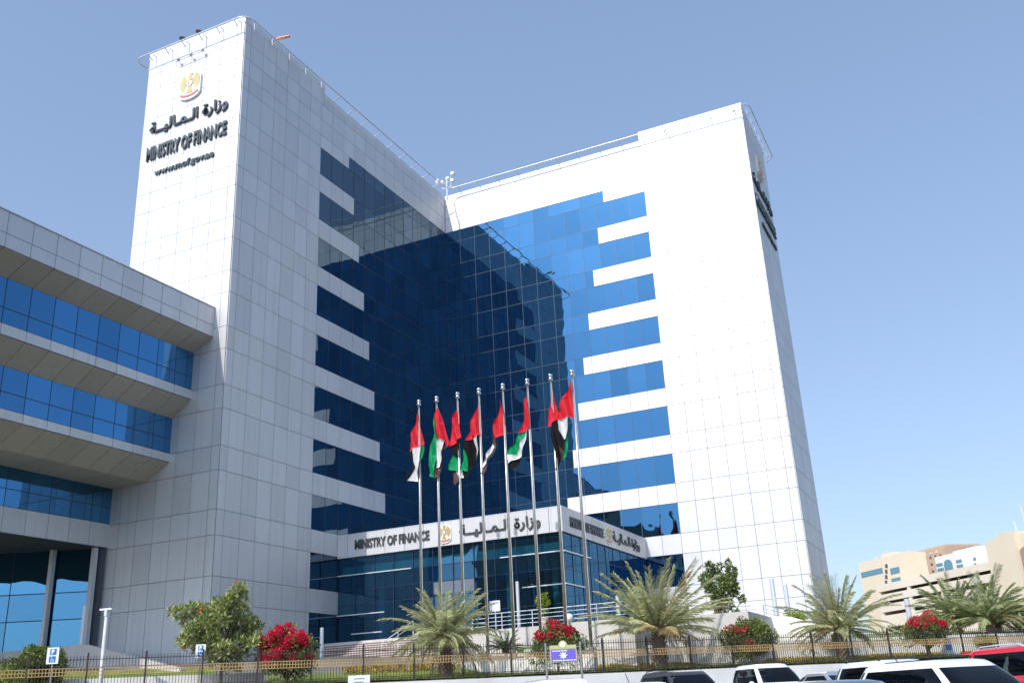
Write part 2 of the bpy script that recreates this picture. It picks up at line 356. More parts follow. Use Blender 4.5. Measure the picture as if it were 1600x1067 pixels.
# small steel lamp frame fixed on the gable above the crest
wl = empty('gable_floodlight_bar', (-45.2, F, 45.2), label='thin floodlight bar on brackets above the golden crest of the tower', cat='floodlight')
b = MB(); b.tube([(-46.6,F-.32,45.45),(-43.8,F-.32,45.5)], .035, 6); b.build('bar', 'alu', wl)
for xx in (-46.3, -45.1, -44.0):
    b = MB(); b.tube([(xx,F,45.3),(xx,F-.32,45.46)], .025, 6); b.box((xx-.1,F-.45,45.5),(xx+.1,F-.25,45.62)); b.build('lamp', 'steel', wl)
reparent_world(wl)
# ------------------------------------------------------------------ office annex (left)
ann = empty('office_annex', (-41.6, 40, 4.4), label='low grey panelled office annex with overhanging storeys and blue ribbon windows at the left edge', cat='building')
Y0, Y1 = YA-.03-1.52*11, YA-.03
NJ = [Y1-1.52*k for k in range(0, 33)]
def strip(name, mat, x0, z0, x1, z1, n, dep=.04, gap=GAP, y0=Y0, y1=Y1, per=1.52):
    """panels between (x0,z0) and (x1,z1), repeated along y"""
    mb = MB(); k = 0; y = y1; nv = Vector(n).normalized()*dep; g = gap/2; d = Vector((x1-x0, 0, z1-z0)); L = d.length; d.normalize()
    while y > y0:
        a = Vector((x0,0,z0))+d*g; c = Vector((x1,0,z1))-d*g; ya, yb = y-g, y-per+g
        f = [Vector((a.x,ya,a.z)), Vector((a.x,yb,a.z)), Vector((c.x,yb,c.z)), Vector((c.x,ya,c.z))]
        i = len(mb.v); mb.v += [tuple(p+nv) for p in f]+[tuple(p) for p in f]
        for q in ((0,1,2,3),(0,4,5,1),(1,5,6,2),(2,6,7,3),(3,7,4,0)): mb.f.append(tuple(i+t for t in q)); mb.mi.append(0)
        y -= per
    return mb.build(name, mat, ann)
prof = [(-41.6,24.86),(-41.6,22.89),(-43.1,22.11),(-43.1,19.0),(-44.5,17.98),(-44.5,15.16),(-46.28,14.16),(-49.1,14.12),(-49.1,10.36),(-60,10.36),(-60,24.86)]
core = MB(); n = len(prof); i = 0
core.v += [(x, Y0, z) for x, z in prof]+[(x, Y1, z) for x, z in prof]
for k in range(n): core.f.append((k, (k+1)%n, n+(k+1)%n, n+k)); core.mi.append(0)
core.face([(x, Y1, z) for x, z in prof]); core.face([(x, Y0, z) for x, z in prof][::-1])
core.build('structure_core', 'joint', ann)
b = MB(); b.face([(x, Y0-.01, z) for x, z in prof][::-1]); b.build('end_wall', 'panel', ann)
strip('parapet_panels', 'panel', -41.6, 23.66, -41.6, 24.86, (1,0,0)); strip('parapet_panels', 'panel', -41.6, 22.89, -41.6, 23.66, (1,0,0))
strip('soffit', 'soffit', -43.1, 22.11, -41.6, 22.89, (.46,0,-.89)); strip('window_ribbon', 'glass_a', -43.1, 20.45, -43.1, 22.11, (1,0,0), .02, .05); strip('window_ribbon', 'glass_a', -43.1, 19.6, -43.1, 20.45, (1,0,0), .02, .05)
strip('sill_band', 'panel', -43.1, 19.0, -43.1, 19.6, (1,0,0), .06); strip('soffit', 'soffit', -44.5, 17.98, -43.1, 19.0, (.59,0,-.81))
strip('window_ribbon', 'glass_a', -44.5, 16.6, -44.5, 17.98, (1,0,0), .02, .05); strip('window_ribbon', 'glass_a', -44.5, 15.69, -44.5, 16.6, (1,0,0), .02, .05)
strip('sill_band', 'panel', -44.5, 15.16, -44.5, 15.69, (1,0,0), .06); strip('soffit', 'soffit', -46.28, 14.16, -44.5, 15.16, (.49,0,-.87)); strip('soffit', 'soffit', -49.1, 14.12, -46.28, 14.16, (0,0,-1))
strip('window_ribbon', 'glass_a', -49.1, 12.85, -49.1, 14.11, (1,0,0), .02, .05); strip('window_ribbon', 'glass_a', -49.1, 11.84, -49.1, 12.85, (1,0,0), .02, .05)
strip('spandrel_band', 'panel', -49.1, 10.38, -49.1, 11.84, (1,0,0), .06)
GQ, GD, GN = Vector((-49.35, 44.25, 0)), Vector((-.908,-.42,0)), Vector((.42,-.908,0))
backing([(-.4,12,3.4,10.35)], GQ-GN*.01, GD, GN, 'glazing_backing', ann)
wallrects([(u, u+2.62, za, zb) for u in (0,2.62,5.24,7.86) for za, zb in ((7.75,10.34),(6.15,7.75),(3.6,6.15))], GQ, GD, GN, 'ground_floor_glazing', 'glass_g', ann, gap=.06, depth=.02, jit=.004)
for u in (.15, 2.72):
    p = GQ+GD*u+GN*.3; b = MB(); b.box((p.x-.14, p.y-.14, 3.6), (p.x+.14, p.y+.14, 10.34)); b.build('column', 'panel', ann)
b = MB(); b.box((-60, Y0, 24.87), (-41.52, Y1, 24.93)); b.build('parapet_cap', 'panel', ann)
reparent_world(ann)
# ------------------------------------------------------------------ entrance pavilion
pav = empty('entrance_pavilion', (-32, 56.81, 4.4), label='glazed entrance pavilion with white fascia carrying grey lettering and crests', cat='pavilion')
PX0, PX1, PY = XA+.06, -23.4, 56.81; ZF0, ZF1 = 10.08, 11.68
b = MB(); b.box((PX0, PY+.05, ZF0-.02), (PX1-.05, YB-.05, ZF1-.03)); b.build('roof', 'joint', pav)
wallrects([(a,c,ZF0,ZF1) for a,c in split(0, PX1-PX0, [PX1-PX0-MG*k-.9 for k in range(12)][::-1])], (PX0,PY+.05,0), (1,0,0), (0,-1,0), 'fascia', 'panel', pav)
wallrects([(a,c,ZF0,ZF1) for a,c in split(0, YB-PY-.1, [.6+MG*k for k in range(12)])], (PX1-.05,PY,0), (0,1,0), (1,0,0), 'fascia', 'panel', pav)
b = MB(); b.box((PX0, PY-.01, ZF1-.02), (PX1+.01, YB-.1, ZF1+.02)); b.build('roof_edge', 'alu', pav)
zz = [ZF0-.05, 8.9, 7.85, 6.9, 5.75, 4.45]
fr = [(a,c,zz[i+1],zz[i]) for i in range(5) for a,c in split(0, PX1-PX0-.15, [MG*k+1.45 for k in range(12)])]
fs = [(a,c,zz[i+1],zz[i]) for i in range(5) for a,c in split(0, YB-PY-.4, [MG*k+1.45 for k in range(12)])]
wallrects(fr, (PX0,PY+.2,0), (1,0,0), (0,-1,0), 'glass_wall', 'glass_p', pav, gap=.0, depth=.02, jit=.002)
wallrects(fs, (PX1-.15,PY+.2,0), (0,1,0), (1,0,0), 'glass_wall', 'glass', pav, gap=.03, depth=.02, jit=.003)
mu = MB()
for k in range(12):
    xx = PX0+MG*k+1.45
    if xx < PX1-.2: mu.box((xx-.025, PY+.12, 4.45), (xx+.025, PY+.19, ZF0-.05))
    yy = PY+.2+MG*k+1.45
    if yy < YB-.5: mu.box((PX1-.13, yy-.02, 4.45), (PX1-.10, yy+.02, ZF0-.05))
for z in zz[1:-1]: mu.box((PX0, PY+.13, z-.02), (PX1-.2, PY+.175, z+.02)); mu.box((PX1-.13, PY+.3, z-.02), (PX1-.105, YB-.3, z+.02))
mu.build('mullions', 'mull_d', pav)
b = MB(); b.box((PX1-.2, PY+.1, 4.45), (PX1-.08, PY+.22, ZF0-.05)); b.build('corner_post', 'mull_d', pav)
# short bright transom rails (stepped pattern of the facade)
for (xa_, xb_, z) in ((PX0, -37.5+3.0, 8.9), (PX0, -36.6, 6.25), (PX0+1.2, -36.8, 5.0)):
    b = MB(); b.box((xa_, PY+.02, z-.035), (xb_, PY+.11, z+.035)); b.build('transom_rail', 'alu', pav)
for (xa_, xb_, ya_, yb_, z) in ((-27.9, PX1, PY, 61.4, 8.9), (-26.4, PX1, PY, 60.2, 6.9)):
    b = MB(); b.box((xa_, PY+.02, z-.035), (xb_+.02, PY+.11, z+.035)); b.box((PX1-.08, PY+.12, z-.035), (PX1+.02, yb_, z+.035)); b.build('transom_rail', 'alu', pav)
M['interior'] = varied('interior_plaster', (.42,.55,.56), (.55,.66,.66), .5, .8)
M['floor_in'] = pmat('interior_floor', (.06,.07,.08), .4)
b = MB(); b.box((PX0+.1, PY+.55, 8.95), (PX1-.5, PY+.6, 9.55)); b.build('inner_bulkhead', 'interior', pav)
b = MB(); b.box((PX0+.1, PY+3.4, 8.35), (PX1-1.0, PY+3.6, ZF0-.05)); b.build('inner_bulkhead', 'interior', pav)
b = MB(); b.box((PX0+.1, PY+.6, 9.85), (PX1-.4, PY+3.4, 9.95)); b.build('inner_ceiling', 'interior', pav)
b = MB(); b.box((PX0+.1, PY+9., 4.5), (PX1-.6, PY+9.2, ZF0-.05)); b.build('inner_wall', 'floor_in', pav)
for k in range(5): xx = PX0+2.2+k*3.3; b = MB(); b.box((xx-.2, PY+2.2, 4.46), (xx+.2, PY+2.6, 9.84)); b.build('inner_column', 'interior', pav)
b = MB(); b.box((-32.9, PY+.15, 7.05), (-29.8, PY+.172, 7.85)); b.build('louvre_panel', pmat('louvre_grey', (.16,.19,.23), .5, .3), pav)
text_obj('MINISTRY OF FINANCE', 'lettering', (-38.95, PY, 10.58), (1,0,0), 5.95, .66, .07, 'letter', pav, .036)
text_obj(AR, 'lettering', (-30.7, PY, 10.42), (1,0,0), 5.8, .88, .07, 'letter', pav, .036)
emblem((-31.85, PY, 10.86), (1,0,0), 1.0, 1.25, pav, .07)
text_obj('MINISTRY OF FINANCE', 'lettering', (PX1, 58.1, 10.52), (0,1,0), 6.0, .66, .07, 'letter', pav, .036)
text_obj(AR, 'lettering', (PX1, 66.0, 10.4), (0,1,0), 5.8, .88, .07, 'letter', pav, .036)
emblem((PX1, 65.1, 10.86), (0,1,0), 1.1, 1.25, pav, .07)
reparent_world(pav)
# ------------------------------------------------------------------ ground
PROF = [(-1500,-1.5),(-49,-1.5),(-1.3,-.5),(-.8,-.48),(-.6,1.28),(0,1.36),(4,1.55),(6,2.1),(9,2.7),(14,3.3),(20,3.9),(1800,3.9)]
def gz(s):
    for (a,za),(b_,zb) in zip(PROF, PROF[1:]):
        if a <= s <= b_: return za+(zb-za)*(s-a)/(b_-a)
    return PROF[-1][1]
def gh(p): return gz((Vector((p[0],p[1],0))-FA).dot(HS))
g = MB(); T = [-1500,-60,-20,0,20,40,60,90,1500]
for i_ in range(len(PROF)-1):
    for j_ in range(len(T)-1):
        (s0,z0),(s1,z1) = PROF[i_], PROF[i_+1]
        g.face([ts(T[j_],s0,z0), ts(T[j_+1],s0,z0), ts(T[j_+1],s1,z1), ts(T[j_],s1,z1)], 0 if s1 <= -.8 else 1)
M['sand'] = varied('pale_paving', (.20,.18,.15), (.15,.13,.11), .5, .85, 0, .3)
tag(g.build('ground', ['asphalt','sand']), kind='structure')
def patch(name, mat, t0, t1, s0, s1, dz, n=14, m=40, bumpy=0.):
    mb = MB()
    P = lambda i,j: (lambda t,s: ts(t, s, gz(s)+dz+bumpy*noise.noise(Vector((t*.25,s*.4,0)))))(t0+(t1-t0)*i/m, s0+(s1-s0)*j/n)
    for i in range(m):
        for j in range(n): mb.face([P(i,j),P(i+1,j),P(i+1,j+1),P(i,j+1)])
    o = mb.build(name, mat); bm = bmesh.new(); bm.from_mesh(o.data); bmesh.ops.remove_doubles(bm, verts=bm.verts, dist=.001); bm.to_mesh(o.data); bm.free(); return o
tag(patch('lawn', 'grass', 9, 75, .05, 5.6, .06, bumpy=.05), kind='structure')
tag(patch('lawn', 'grass', -20, 6.5, 3.5, 9.0, .06, bumpy=.05), kind='structure')
# low white retaining wall under the fence
w = MB(); w.box((-60,-1.25,-1.2), (100,-.35,1.30), X=Matrix(((HT.x,HS.x,0,FA.x),(HT.y,HS.y,0,FA.y),(0,0,1,0),(0,0,0,1))))
tag(w.build('retaining_wall', 'whitewall'), label='long pale retaining wall along the car park below the iron fence', cat='wall')
XF = Matrix(((HT.x,HS.x,0,FA.x),(HT.y,HS.y,0,FA.y),(0,0,1,0),(0,0,0,1)))
w = MB(); w.box((22.9,5.0,1.4), (85,5.35,2.9), X=XF)
tag(w.build('garden_wall', 'whitewall'), label='white garden wall behind the lawn and palm trunks on the right', cat='wall')
tag(patch('planting_bed', M['grass'], 22.9, 85, 5.37, 7.8, .72, bumpy=.06), kind='structure')
# podium, stairs
pod = empty('entrance_podium', (-30, 60, 3), label='pale stone podium under the glazed entrance with wide brown and white steps', cat='podium')
b = MB(); b.box((XA+.02, 55.3, 1.5), (-23.0, 57.2, 4.40)); b.box((-23.4, 57.21, 1.5), (-12.6, YB+10, 4.40)); b.box((-22.99,54.9,1.5),(-18.6,57.2,4.40)); b.build('slab', 'stone', pod)
ns = 10
for k in range(ns):
    z = 4.40-(k+1)*.155; y = 55.3-(k+1)*.36
    b = MB(); b.box((-40.3, y, z-.5), (-29.6, y+.37, z-.045)); b.build('riser', 'step_r', pod)
    b = MB(); b.box((-40.3, y-.03, z-.044), (-29.6, y+.36, z)); b.build('tread', 'step_t', pod)
b = MB(); b.box((-29.55,51.3,1.5),(-29.15,55.29,3.6)); b.build('cheek_wall', 'stone', pod)
b = MB(); b.box((-41.0,51.6,1.5),(-40.35,55.29,3.4)); b.build('cheek_wall', 'stone', pod)
reparent_world(pod)
def railing(name, pts, label, h=1., mat='alu', rails=4, r=.028, posts=1.6):
    root = empty(name, pts[0], label=label, cat='railing')
    b = MB()
    for k in range(rails): b.tube([Vector(p)+Vector((0,0,h*(1-k*.25))) for p in pts], r if k == 0 else r*.7, 6)
    b.build('rails', mat, root)
    for a, c in zip(pts, pts[1:]):
        a = Vector(a); c = Vector(c); m = max(1, int((c-a).length/posts))
        for k in range(m+1):
            p = a.lerp(c, k/m); b = MB(); b.tube([p, p+Vector((0,0,h))], r*1.1, 6); b.build('post', mat, root)
    reparent_world(root); return root
railing('terrace_railing', [(-29.3,55.5,4.4),(-23.1,55.4,4.4),(-18.8,55.2,4.4)], 'steel pipe railing in front of the pavilion glass behind the flagpoles', .95)
railing('terrace_railing', [(-17.6,66,4.4),(-13.5,66,4.4),(-12.4,70,4.1)], 'grey pipe railing on the white terrace under the right gable', 1.0)
railing('stair_railing', [(-33.5,55.4,4.4),(-33.5,51.8,2.95)], 'thin white handrail running down the entrance steps behind the palm', .95, 'white', 2)
# sloped ramp wall on the left below the tower
rw = MB()
pr = [on(60,1008,1,41.), on(130,1006,1,41.), on(282,1044,1,41.)]
pts = [(-60, pr[1].z)]+[(p.x, p.z) for p in pr[1:]]+[(pr[2].x, 1.2), (-60, 1.2)]
rw.face([(x, 41., z) for x, z in pts]); rw.face([(x, 41.4, z) for x, z in pts][::-1])
for k in range(len(pts)): a = pts[k]; c = pts[(k+1)%len(pts)]; rw.face([(a[0],41.,a[1]),(a[0],41.4,a[1]),(c[0],41.4,c[1]),(c[0],41.,c[1])])
tag(rw.build('ramp_wall', 'stone'), label='pale stone ramp wall sloping down to the right below the tower base', cat='wall')
w = MB(); w.box((-8,3.1,1.2),(8.8,3.4,2.12), X=XF)
tag(w.build('planter_wall', 'whitewall'), label='low white planter wall behind the fence at the left', cat='wall')
# ------------------------------------------------------------------ fence
fn = empty('iron_fence', ts(0,0,1.38), label='dark iron picket fence with a band of golden lattice along the garden front', cat='fence')
FB, FT = 1.38, 2.97; T0, T1 = -14., 70.
b = MB()
for z in (FB+.14, FB+.22, FT-.5, FT-.16): b.box((T0,-.02,z-.016),(T1,.02,z+.016), X=XF)
b.build('rails', 'iron', fn)
b = MB(); t = T0
while t < T1: b.box((t-.011,-.011,FB+.05),(t+.011,.011,FT), X=XF); t += .136
b.build('pickets', 'iron', fn)
t = -1.45-2.45*5
while t < T1: b = MB(); b.box((t-.035,-.035,FB-.1),(t+.035,.035,FT+.07), X=XF); b.ball(ts(t,0,FT+.09), .05, nu=6, nv=4); b.build('post', 'iron', fn); t += 2.45
b = MB(); 
for z in (FT-.82, FT-.67, FT-.52): b.box((T0,-.03,z-.015),(T1,.03,z+.015), X=XF)
t = T0
while t < T1:
    b.box((t-.016,-.028,FT-.82),(t+.016,.028,FT-.52), X=XF); t += .136
b.build('lattice_band', 'goldlat', fn)
reparent_world(fn)
# ------------------------------------------------------------------ flagpoles and flags
FY = 49.5
fl_px = [(650,620),(680.6,616),(710,608),(744.6,602),(784,596),(823,589),(858,581),(892.5,575)]
pl = MB(); pl.box((-31.0, 49.3, 1.3), (-19.05, 49.8, 2.35))
tag(pl.build('flagpole_plinth', 'whitewall'), label='low white plinth carrying the row of eight flagpoles', cat='plinth')
FX = []
def make_pole():
    root = empty('flagpole')
    b = MB(); b.tube([(0,0,0),(0,0,8),(0,0,15.1)], [.09,.075,.05], 12); b.build('pole', 'steel', root, True)
    b = MB(); b.tube([(0,0,0),(0,0,.05),(0,0,.06),(0,0,.3)], [.24,.24,.14,.13], 14); b.build('base_collar', 'steel', root)
    b = MB(); b.tube([(0,0,15.1),(0,0,15.13),(0,0,15.16),(0,0,15.24),(0,0,15.27)], [.06,.13,.15,.08,.11], 12); b.ball((0,0,15.38), .125, nu=12, nv=8); b.build('finial', 'chrome', root, True)
    b = MB(); b.tube([(.12,-.05,1.2),(.13,-.08,6.),(.11,-.06,10.4),(.07,-.04,14.9)], .012, 5); b.build('halyard', 'cream', root)
    return root
pole0 = make_pole()
ords = ['leftmost','second from left','third from left','fourth from left','fifth from left','third from right','second from right','rightmost']
for i, (px, py) in enumerate(fl_px):
    p = on(px, py, 2, 17.93); p = on(px, py, 1, FY) if False else p
    FX.append(p.x)
    o = pole0 if i == 0 else copy_tree(pole0)
    o.location = (p.x, FY, 2.35); tag(o, ords[i]+' steel flagpole with ball finial in the row of eight', 'flagpole', 'flagpoles in front of the pavilion')
M['f_red'] = leafmat('flag_red', (.75,.02,.035), (.78,.025,.04), rough=.7, trans=.35); M['f_green'] = leafmat('flag_green', (.0,.36,.12), (.0,.38,.13), rough=.7, trans=.35)
M['f_white'] = leafmat('flag_white', (.78,.76,.74), (.8,.78,.76), rough=.7, trans=.3); M['f_black'] = leafmat('flag_black', (.004,.003,.003), (.006,.004,.004), rough=.95, trans=.1)
M['f_brown'] = leafmat('flag_black_sunlit', (.10,.045,.035), (.12,.055,.04), rough=.7, trans=.2)  # black cloth with its sunlit brown tone put into the colour
FLAGS = [
 [('red',[(157,400),(80,725),(130,700),(204,660),(185,560),(168,440)]),('black',[(80,725),(132,698),(120,790),(130,850),(92,968),(45,990),(95,905),(118,860),(100,790)]),('white',[(128,700),(175,668),(182,800),(150,970),(85,970),(130,850),(117,800)]),('green',[(172,670),(200,655),(198,760),(182,850),(176,760)])],
 [('red',[(335,355),(318,400),(302,530),(330,540),(338,625),(385,630),(412,684),(420,650),(380,480)]),('green',[(312,440),(285,640),(252,925),(300,938),(320,900),(328,620),(322,450)]),('white',[(332,615),(387,625),(387,700),(345,850),(328,860)]),('brown',[(383,640),(408,680),(372,800),(345,930),(318,955),(330,850),(348,840)])],
 [('red',[(478,370),(460,440),(418,672),(430,685),(515,622),(526,600),(510,520),(495,400)]),('black',[(425,683),(517,615),(514,690),(503,800),(455,735)]),('green',[(452,750),(488,780),(492,885),(425,880)]),('white',[(488,790),(515,860),(530,940),(503,945),(480,880)]),('brown',[(465,880),(503,900),(503,980),(475,1003),(462,990)])],
 [('red',[(658,310),(640,390),(565,640),(600,620),(650,600),(692,582),(694,540),(680,400)]),('black',[(562,638),(620,612),(645,700),(642,770),(630,860),(560,945),(545,945),(590,860),(605,780),(553,680)]),('green',[(550,700),(592,780),(603,830),(582,888),(515,870)]),('white',[(612,612),(668,590),(668,680),(642,795),(642,700)]),('white',[(600,825),(578,887),(556,878),(590,815)])],
 [('red',[(868,290),(840,380),(795,570),(820,620),(885,582),(914,562),(890,400)]),('brown',[(795,572),(826,618),(802,720),(722,905),(700,912),(720,840),(780,690)]),('white',[(790,650),(760,720),(700,830),(712,855),(762,780),(800,682)])],
 [('red',[(1078,265),(1060,380),(1025,583),(1040,565),(1122,512),(1124,490),(1105,420),(1092,300)]),('green',[(1080,540),(1000,610),(915,742),(925,762),(988,752),(1042,642)]),('white',[(1081,540),(1052,720),(1032,762),(935,820),(912,748),(985,748),(1042,640)]),('black',[(1035,755),(1002,850),(977,890),(932,815)])],
 [('red',[(1290,200),(1265,380),(1262,520),(1282,517),(1330,405),(1310,280)]),('black',[(1300,470),(1288,600),(1318,800),(1330,880),(1347,800),(1342,700)])],
 [('red',[(1450,130),(1380,290),(1293,492),(1330,458),(1420,438),(1467,440),(1466,330),(1458,200)]),('black',[(1293,490),(1337,452),(1352,540),(1393,612),(1397,720),(1342,655),(1308,690)]),('white',[(1333,455),(1428,436),(1428,500),(1402,605),(1392,615),(1350,540)]),('brown',[(1330,620),(1393,640),(1388,760),(1342,820),(1326,882),(1318,760)]),('green',[(1424,437),(1436,437),(1412,770),(1395,800),(1400,620)])]]
FLAB = ['limp flag with black stripe outermost on the leftmost pole','limp flag showing a long green stripe left of its pole','crumpled flag with black over green on the third pole','limp flag with green tip left of the fourth pole','limp narrow flag with thin white and dark tail on the fifth pole','limp flag with wide green stripe and black point','flag folded narrow behind its pole, mostly red, second from right','largest red, white and black flag on the rightmost pole']
for i, pieces in enumerate(FLAGS):
    yq = FY-.0; base = on(fl_px[i][0], fl_px[i][1]+30, 1, FY); root = empty('flag', (FX[i], FY, base.z), label=FLAB[i], cat='flag', group='flags on the flagpoles')
    dx = FX[i]-on(fl_px[i][0], fl_px[i][1], 1, FY).x
    cnt = {}
    for j, (cn, pts) in enumerate(pieces):
        yo = -.10-.05*(j % 3)*(-1 if j > 2 else 1)
        P3 = [on(620+x*.1875, 570+y*.1875, 1, FY+yo) for x, y in pts]
        bm = bmesh.new(); vs_ = [bm.verts.new((p.x+dx*.6, p.y, p.z)) for p in P3]; bm.faces.new(vs_)
        bmesh.ops.triangulate(bm, faces=bm.faces[:])
        for _ in range(4):
            lg = [e for e in bm.edges if e.calc_length() > .22]
            if lg: bmesh.ops.subdivide_edges(bm, edges=lg, cuts=1); bmesh.ops.triangulate(bm, faces=bm.faces[:])
        for v in bm.verts:
            q = v.co.x-FX[i]
            v.co.y += .17*math.sin(q*7.+v.co.z*1.7+i*1.9)+.05*math.sin(q*17+v.co.z*2.3+i)+.04*noise.noise(v.co*2.2)
            v.co.x += .03*math.sin(v.co.z*3+i)
        bm.normal_update(); dup = {v: bm.verts.new(v.co+Vector((0,.012,0))) for v in list(bm.verts)}; bd_ = [e for e in bm.edges if e.is_boundary]
        for f in list(bm.faces): bm.faces.new([dup[v] for v in reversed(f.verts)])
        for e in bd_: bm.faces.new([e.verts[0], e.verts[1], dup[e.verts[1]], dup[e.verts[0]]])
        me = bpy.data.meshes.new('s'); bm.to_mesh(me); bm.free(); me.materials.append(M['f_'+cn])
        me.polygons.foreach_set('use_smooth', [True]*len(me.polygons))
        nm = {'red':'red_band','green':'green_stripe','white':'white_stripe','black':'black_stripe','brown':'black_stripe'}[cn]
        o = bpy.data.objects.new(nm, me); col.objects.link(o); o.parent = root; o.matrix_parent_inverse = Matrix.Translation(-Vector(root.location))
# ------------------------------------------------------------------ vegetation
M['leaf_tree'] = leafmat('leaf_tree', (.18,.25,.06), (.48,.50,.20), (.58,.50,.24)); M['leaf_dark'] = leafmat('leaf_dark', (.06,.10,.025), (.22,.27,.08))
M['leaf_boug'] = leafmat('leaf_bougainvillea', (.08,.13,.03), (.28,.31,.09)); M['bract'] = leafmat('bougainvillea_bract', (.55,.01,.04), (.80,.03,.10), (.85,.12,.16), trans=.35)
M['flow_or'] = leafmat('orange_flower', (.55,.10,.02), (.75,.22,.06)); M['leaf_lime'] = leafmat('leaf_lime', (.16,.27,.02), (.38,.44,.04))
M['palm_leaf'] = leafmat('palm_leaflet', (.33,.36,.16), (.62,.61,.34), (.72,.62,.36), trans=.35); M['palm_green'] = leafmat('palm_leaflet_green', (.27,.32,.13), (.50,.53,.27), (.62,.53,.30), trans=.35)
M['palm_dry'] = leafmat('palm_leaflet_dry', (.40,.28,.13), (.56,.42,.22), trans=.2); M['rachis'] = pmat('palm_rachis', (.30,.27,.12), .6)
M['cycad'] = leafmat('cycad_leaflet', (.03,.07,.02), (.12,.17,.04), trans=.1)
def leaf(mb, c, d, n, l, w):
    x = d.cross(n).normalized(); t = c+d*l
    mb.face([c, c+d*l*.45+x*w, t, c+d*l*.45-x*w])
def rv():
    while True:
        v = Vector((random.uniform(-1,1), random.uniform(-1,1), random.uniform(-1,1)))
        if .05 < v.length < 1: return v
def blobleaves(mb, blobs, per, l, w, shell=.5, up=.3):
    for (c, r) in blobs:
        c = Vector(c); k = int(per*r.x*r.z if isinstance(r, Vector) else per*r*r)
        rr = r if isinstance(r, Vector) else Vector((r,r,r))
        for _ in range(k):
            v = rv(); v = v.normalized()*(shell+(1-shell)*random.random()**.6); p = c+Vector((v.x*rr.x, v.y*rr.y, v.z*rr.z))
            d = (v.normalized()*.7+rv()*.9+Vector((0,0,up))).normalized(); s_ = random.uniform(.6,1.25)
            leaf(mb, p, d, rv(), l*s_, w*s_)
def clumps(c, rad, k, r0, r1, jit=.2, up_bias=0.):
    out = []
    for _ in range(k):
        v = rv(); v = v.normalized()*random.uniform(.35, 1.)
        if v.z < -.75: v.z = -.4
        out.append((Vector(c)+Vector((v.x*rad[0], v.y*rad[1], v.z*rad[2]))*(1+random.uniform(-jit, jit)), random.uniform(r0, r1)))
    return out
def limbs(mb, base, tops, r0, fork):
    base = Vector(base); f = Vector(fork)
    mb.tube([base, base.lerp(f,.5)+Vector((.04,.02,0)), f], [r0, r0*.85, r0*.7], 8)
    for t in tops:
        t = Vector(t); mid = f.lerp(t,.5)+Vector((random.uniform(-.1,.1), random.uniform(-.1,.1), .08)); mb.tube([f, mid, t], [r0*.45, r0*.3, r0*.12], 5)
def shrub(name, px, py_base, s, h, rad, label, cat, leafm, k=26, per=900, l=.13, w=.045, flower=None, fper=700, fbias='top', trunk=.07, group=None, base_z=None):
    p = ons(px, py_base, s); x, y = p.x, p.y; z0 = gz(s) if base_z is None else base_z
    root = empty(name, (x,y,z0), label=label, cat=cat, group=group)
    c = Vector((0,0,h-rad[2])); bl = clumps(c, (rad[0]*.8, rad[1]*.8, rad[2]*.8), k, rad[2]*.28, rad[2]*.48)
    mb = MB(); blobleaves(mb, bl, per, l, w); mb.build('foliage', leafm, root)
    mb = MB(); limbs(mb, (0,0,0), [b_[0] for b_ in bl[:12]], trunk, (0,0,max(.15,(h-2*rad[2])*.8+.1))); mb.build('stem', 'bark', root)
    if flower:
        cl = []
        for b_, r in bl:
            cond = {'top': b_.z > c.z+rad[2]*.05, 'sun': (b_.z > c.z-rad[2]*.5 and b_.x-b_.y*1. > -rad[0]*.9 and random.random() < .8), 'few': random.random() < .25, 'cap': b_.z > c.z+rad[2]*.15}[fbias]
            if cond:
                for _ in range(3):
                    v = rv().normalized(); v.z = abs(v.z)*.8; v.y = -abs(v.y) if random.random() < .7 else v.y; cl.append((b_+v*r*.85, r*.42))
        mb = MB(); blobleaves(mb, cl, fper, .09, .05, shell=.3, up=.5); mb.build('flowers', flower, root)
    return root
def px_tree(name, px_blobs, base_px, s, label, cat, leafm, per, l, w, flower=None, fl_pts=(), r0=.09, yspread=.9):
    """tree whose crown clumps stand at real places round its stem (positions measured as seen, each with its own distance)"""
    p = ons(base_px[0], base_px[1], s); z0 = gz(s); root = empty(name, (p.x,p.y,z0), label=label, cat=cat)
    d = p.dot(_f)
    bl = []
    for (bx, by, br) in px_blobs:
        q = ons(bx, by, s)-Vector((p.x,p.y,z0)); q = q+HS*random.uniform(-yspread, yspread); bl.append((q, br*d/FPX))
    mb = MB(); blobleaves(mb, bl, per, l, w, shell=.25); mb.build('foliage', leafm, root)
    mb = MB(); limbs(mb, (0,0,0), [b_[0] for b_ in bl], r0, (0.03,0,1.0)); mb.build('trunk', 'bark', root)
    if flower:
        fb = [(ons(a, b_, s)-Vector((p.x,p.y,z0))-HS*random.uniform(0,.6), 2.0*d/FPX) for a, b_ in fl_pts[::2]]
        mb = MB(); blobleaves(mb, fb, per*1.6, l*.6, w*.9, shell=.1); mb.build('flowers', flower, root)
    return root
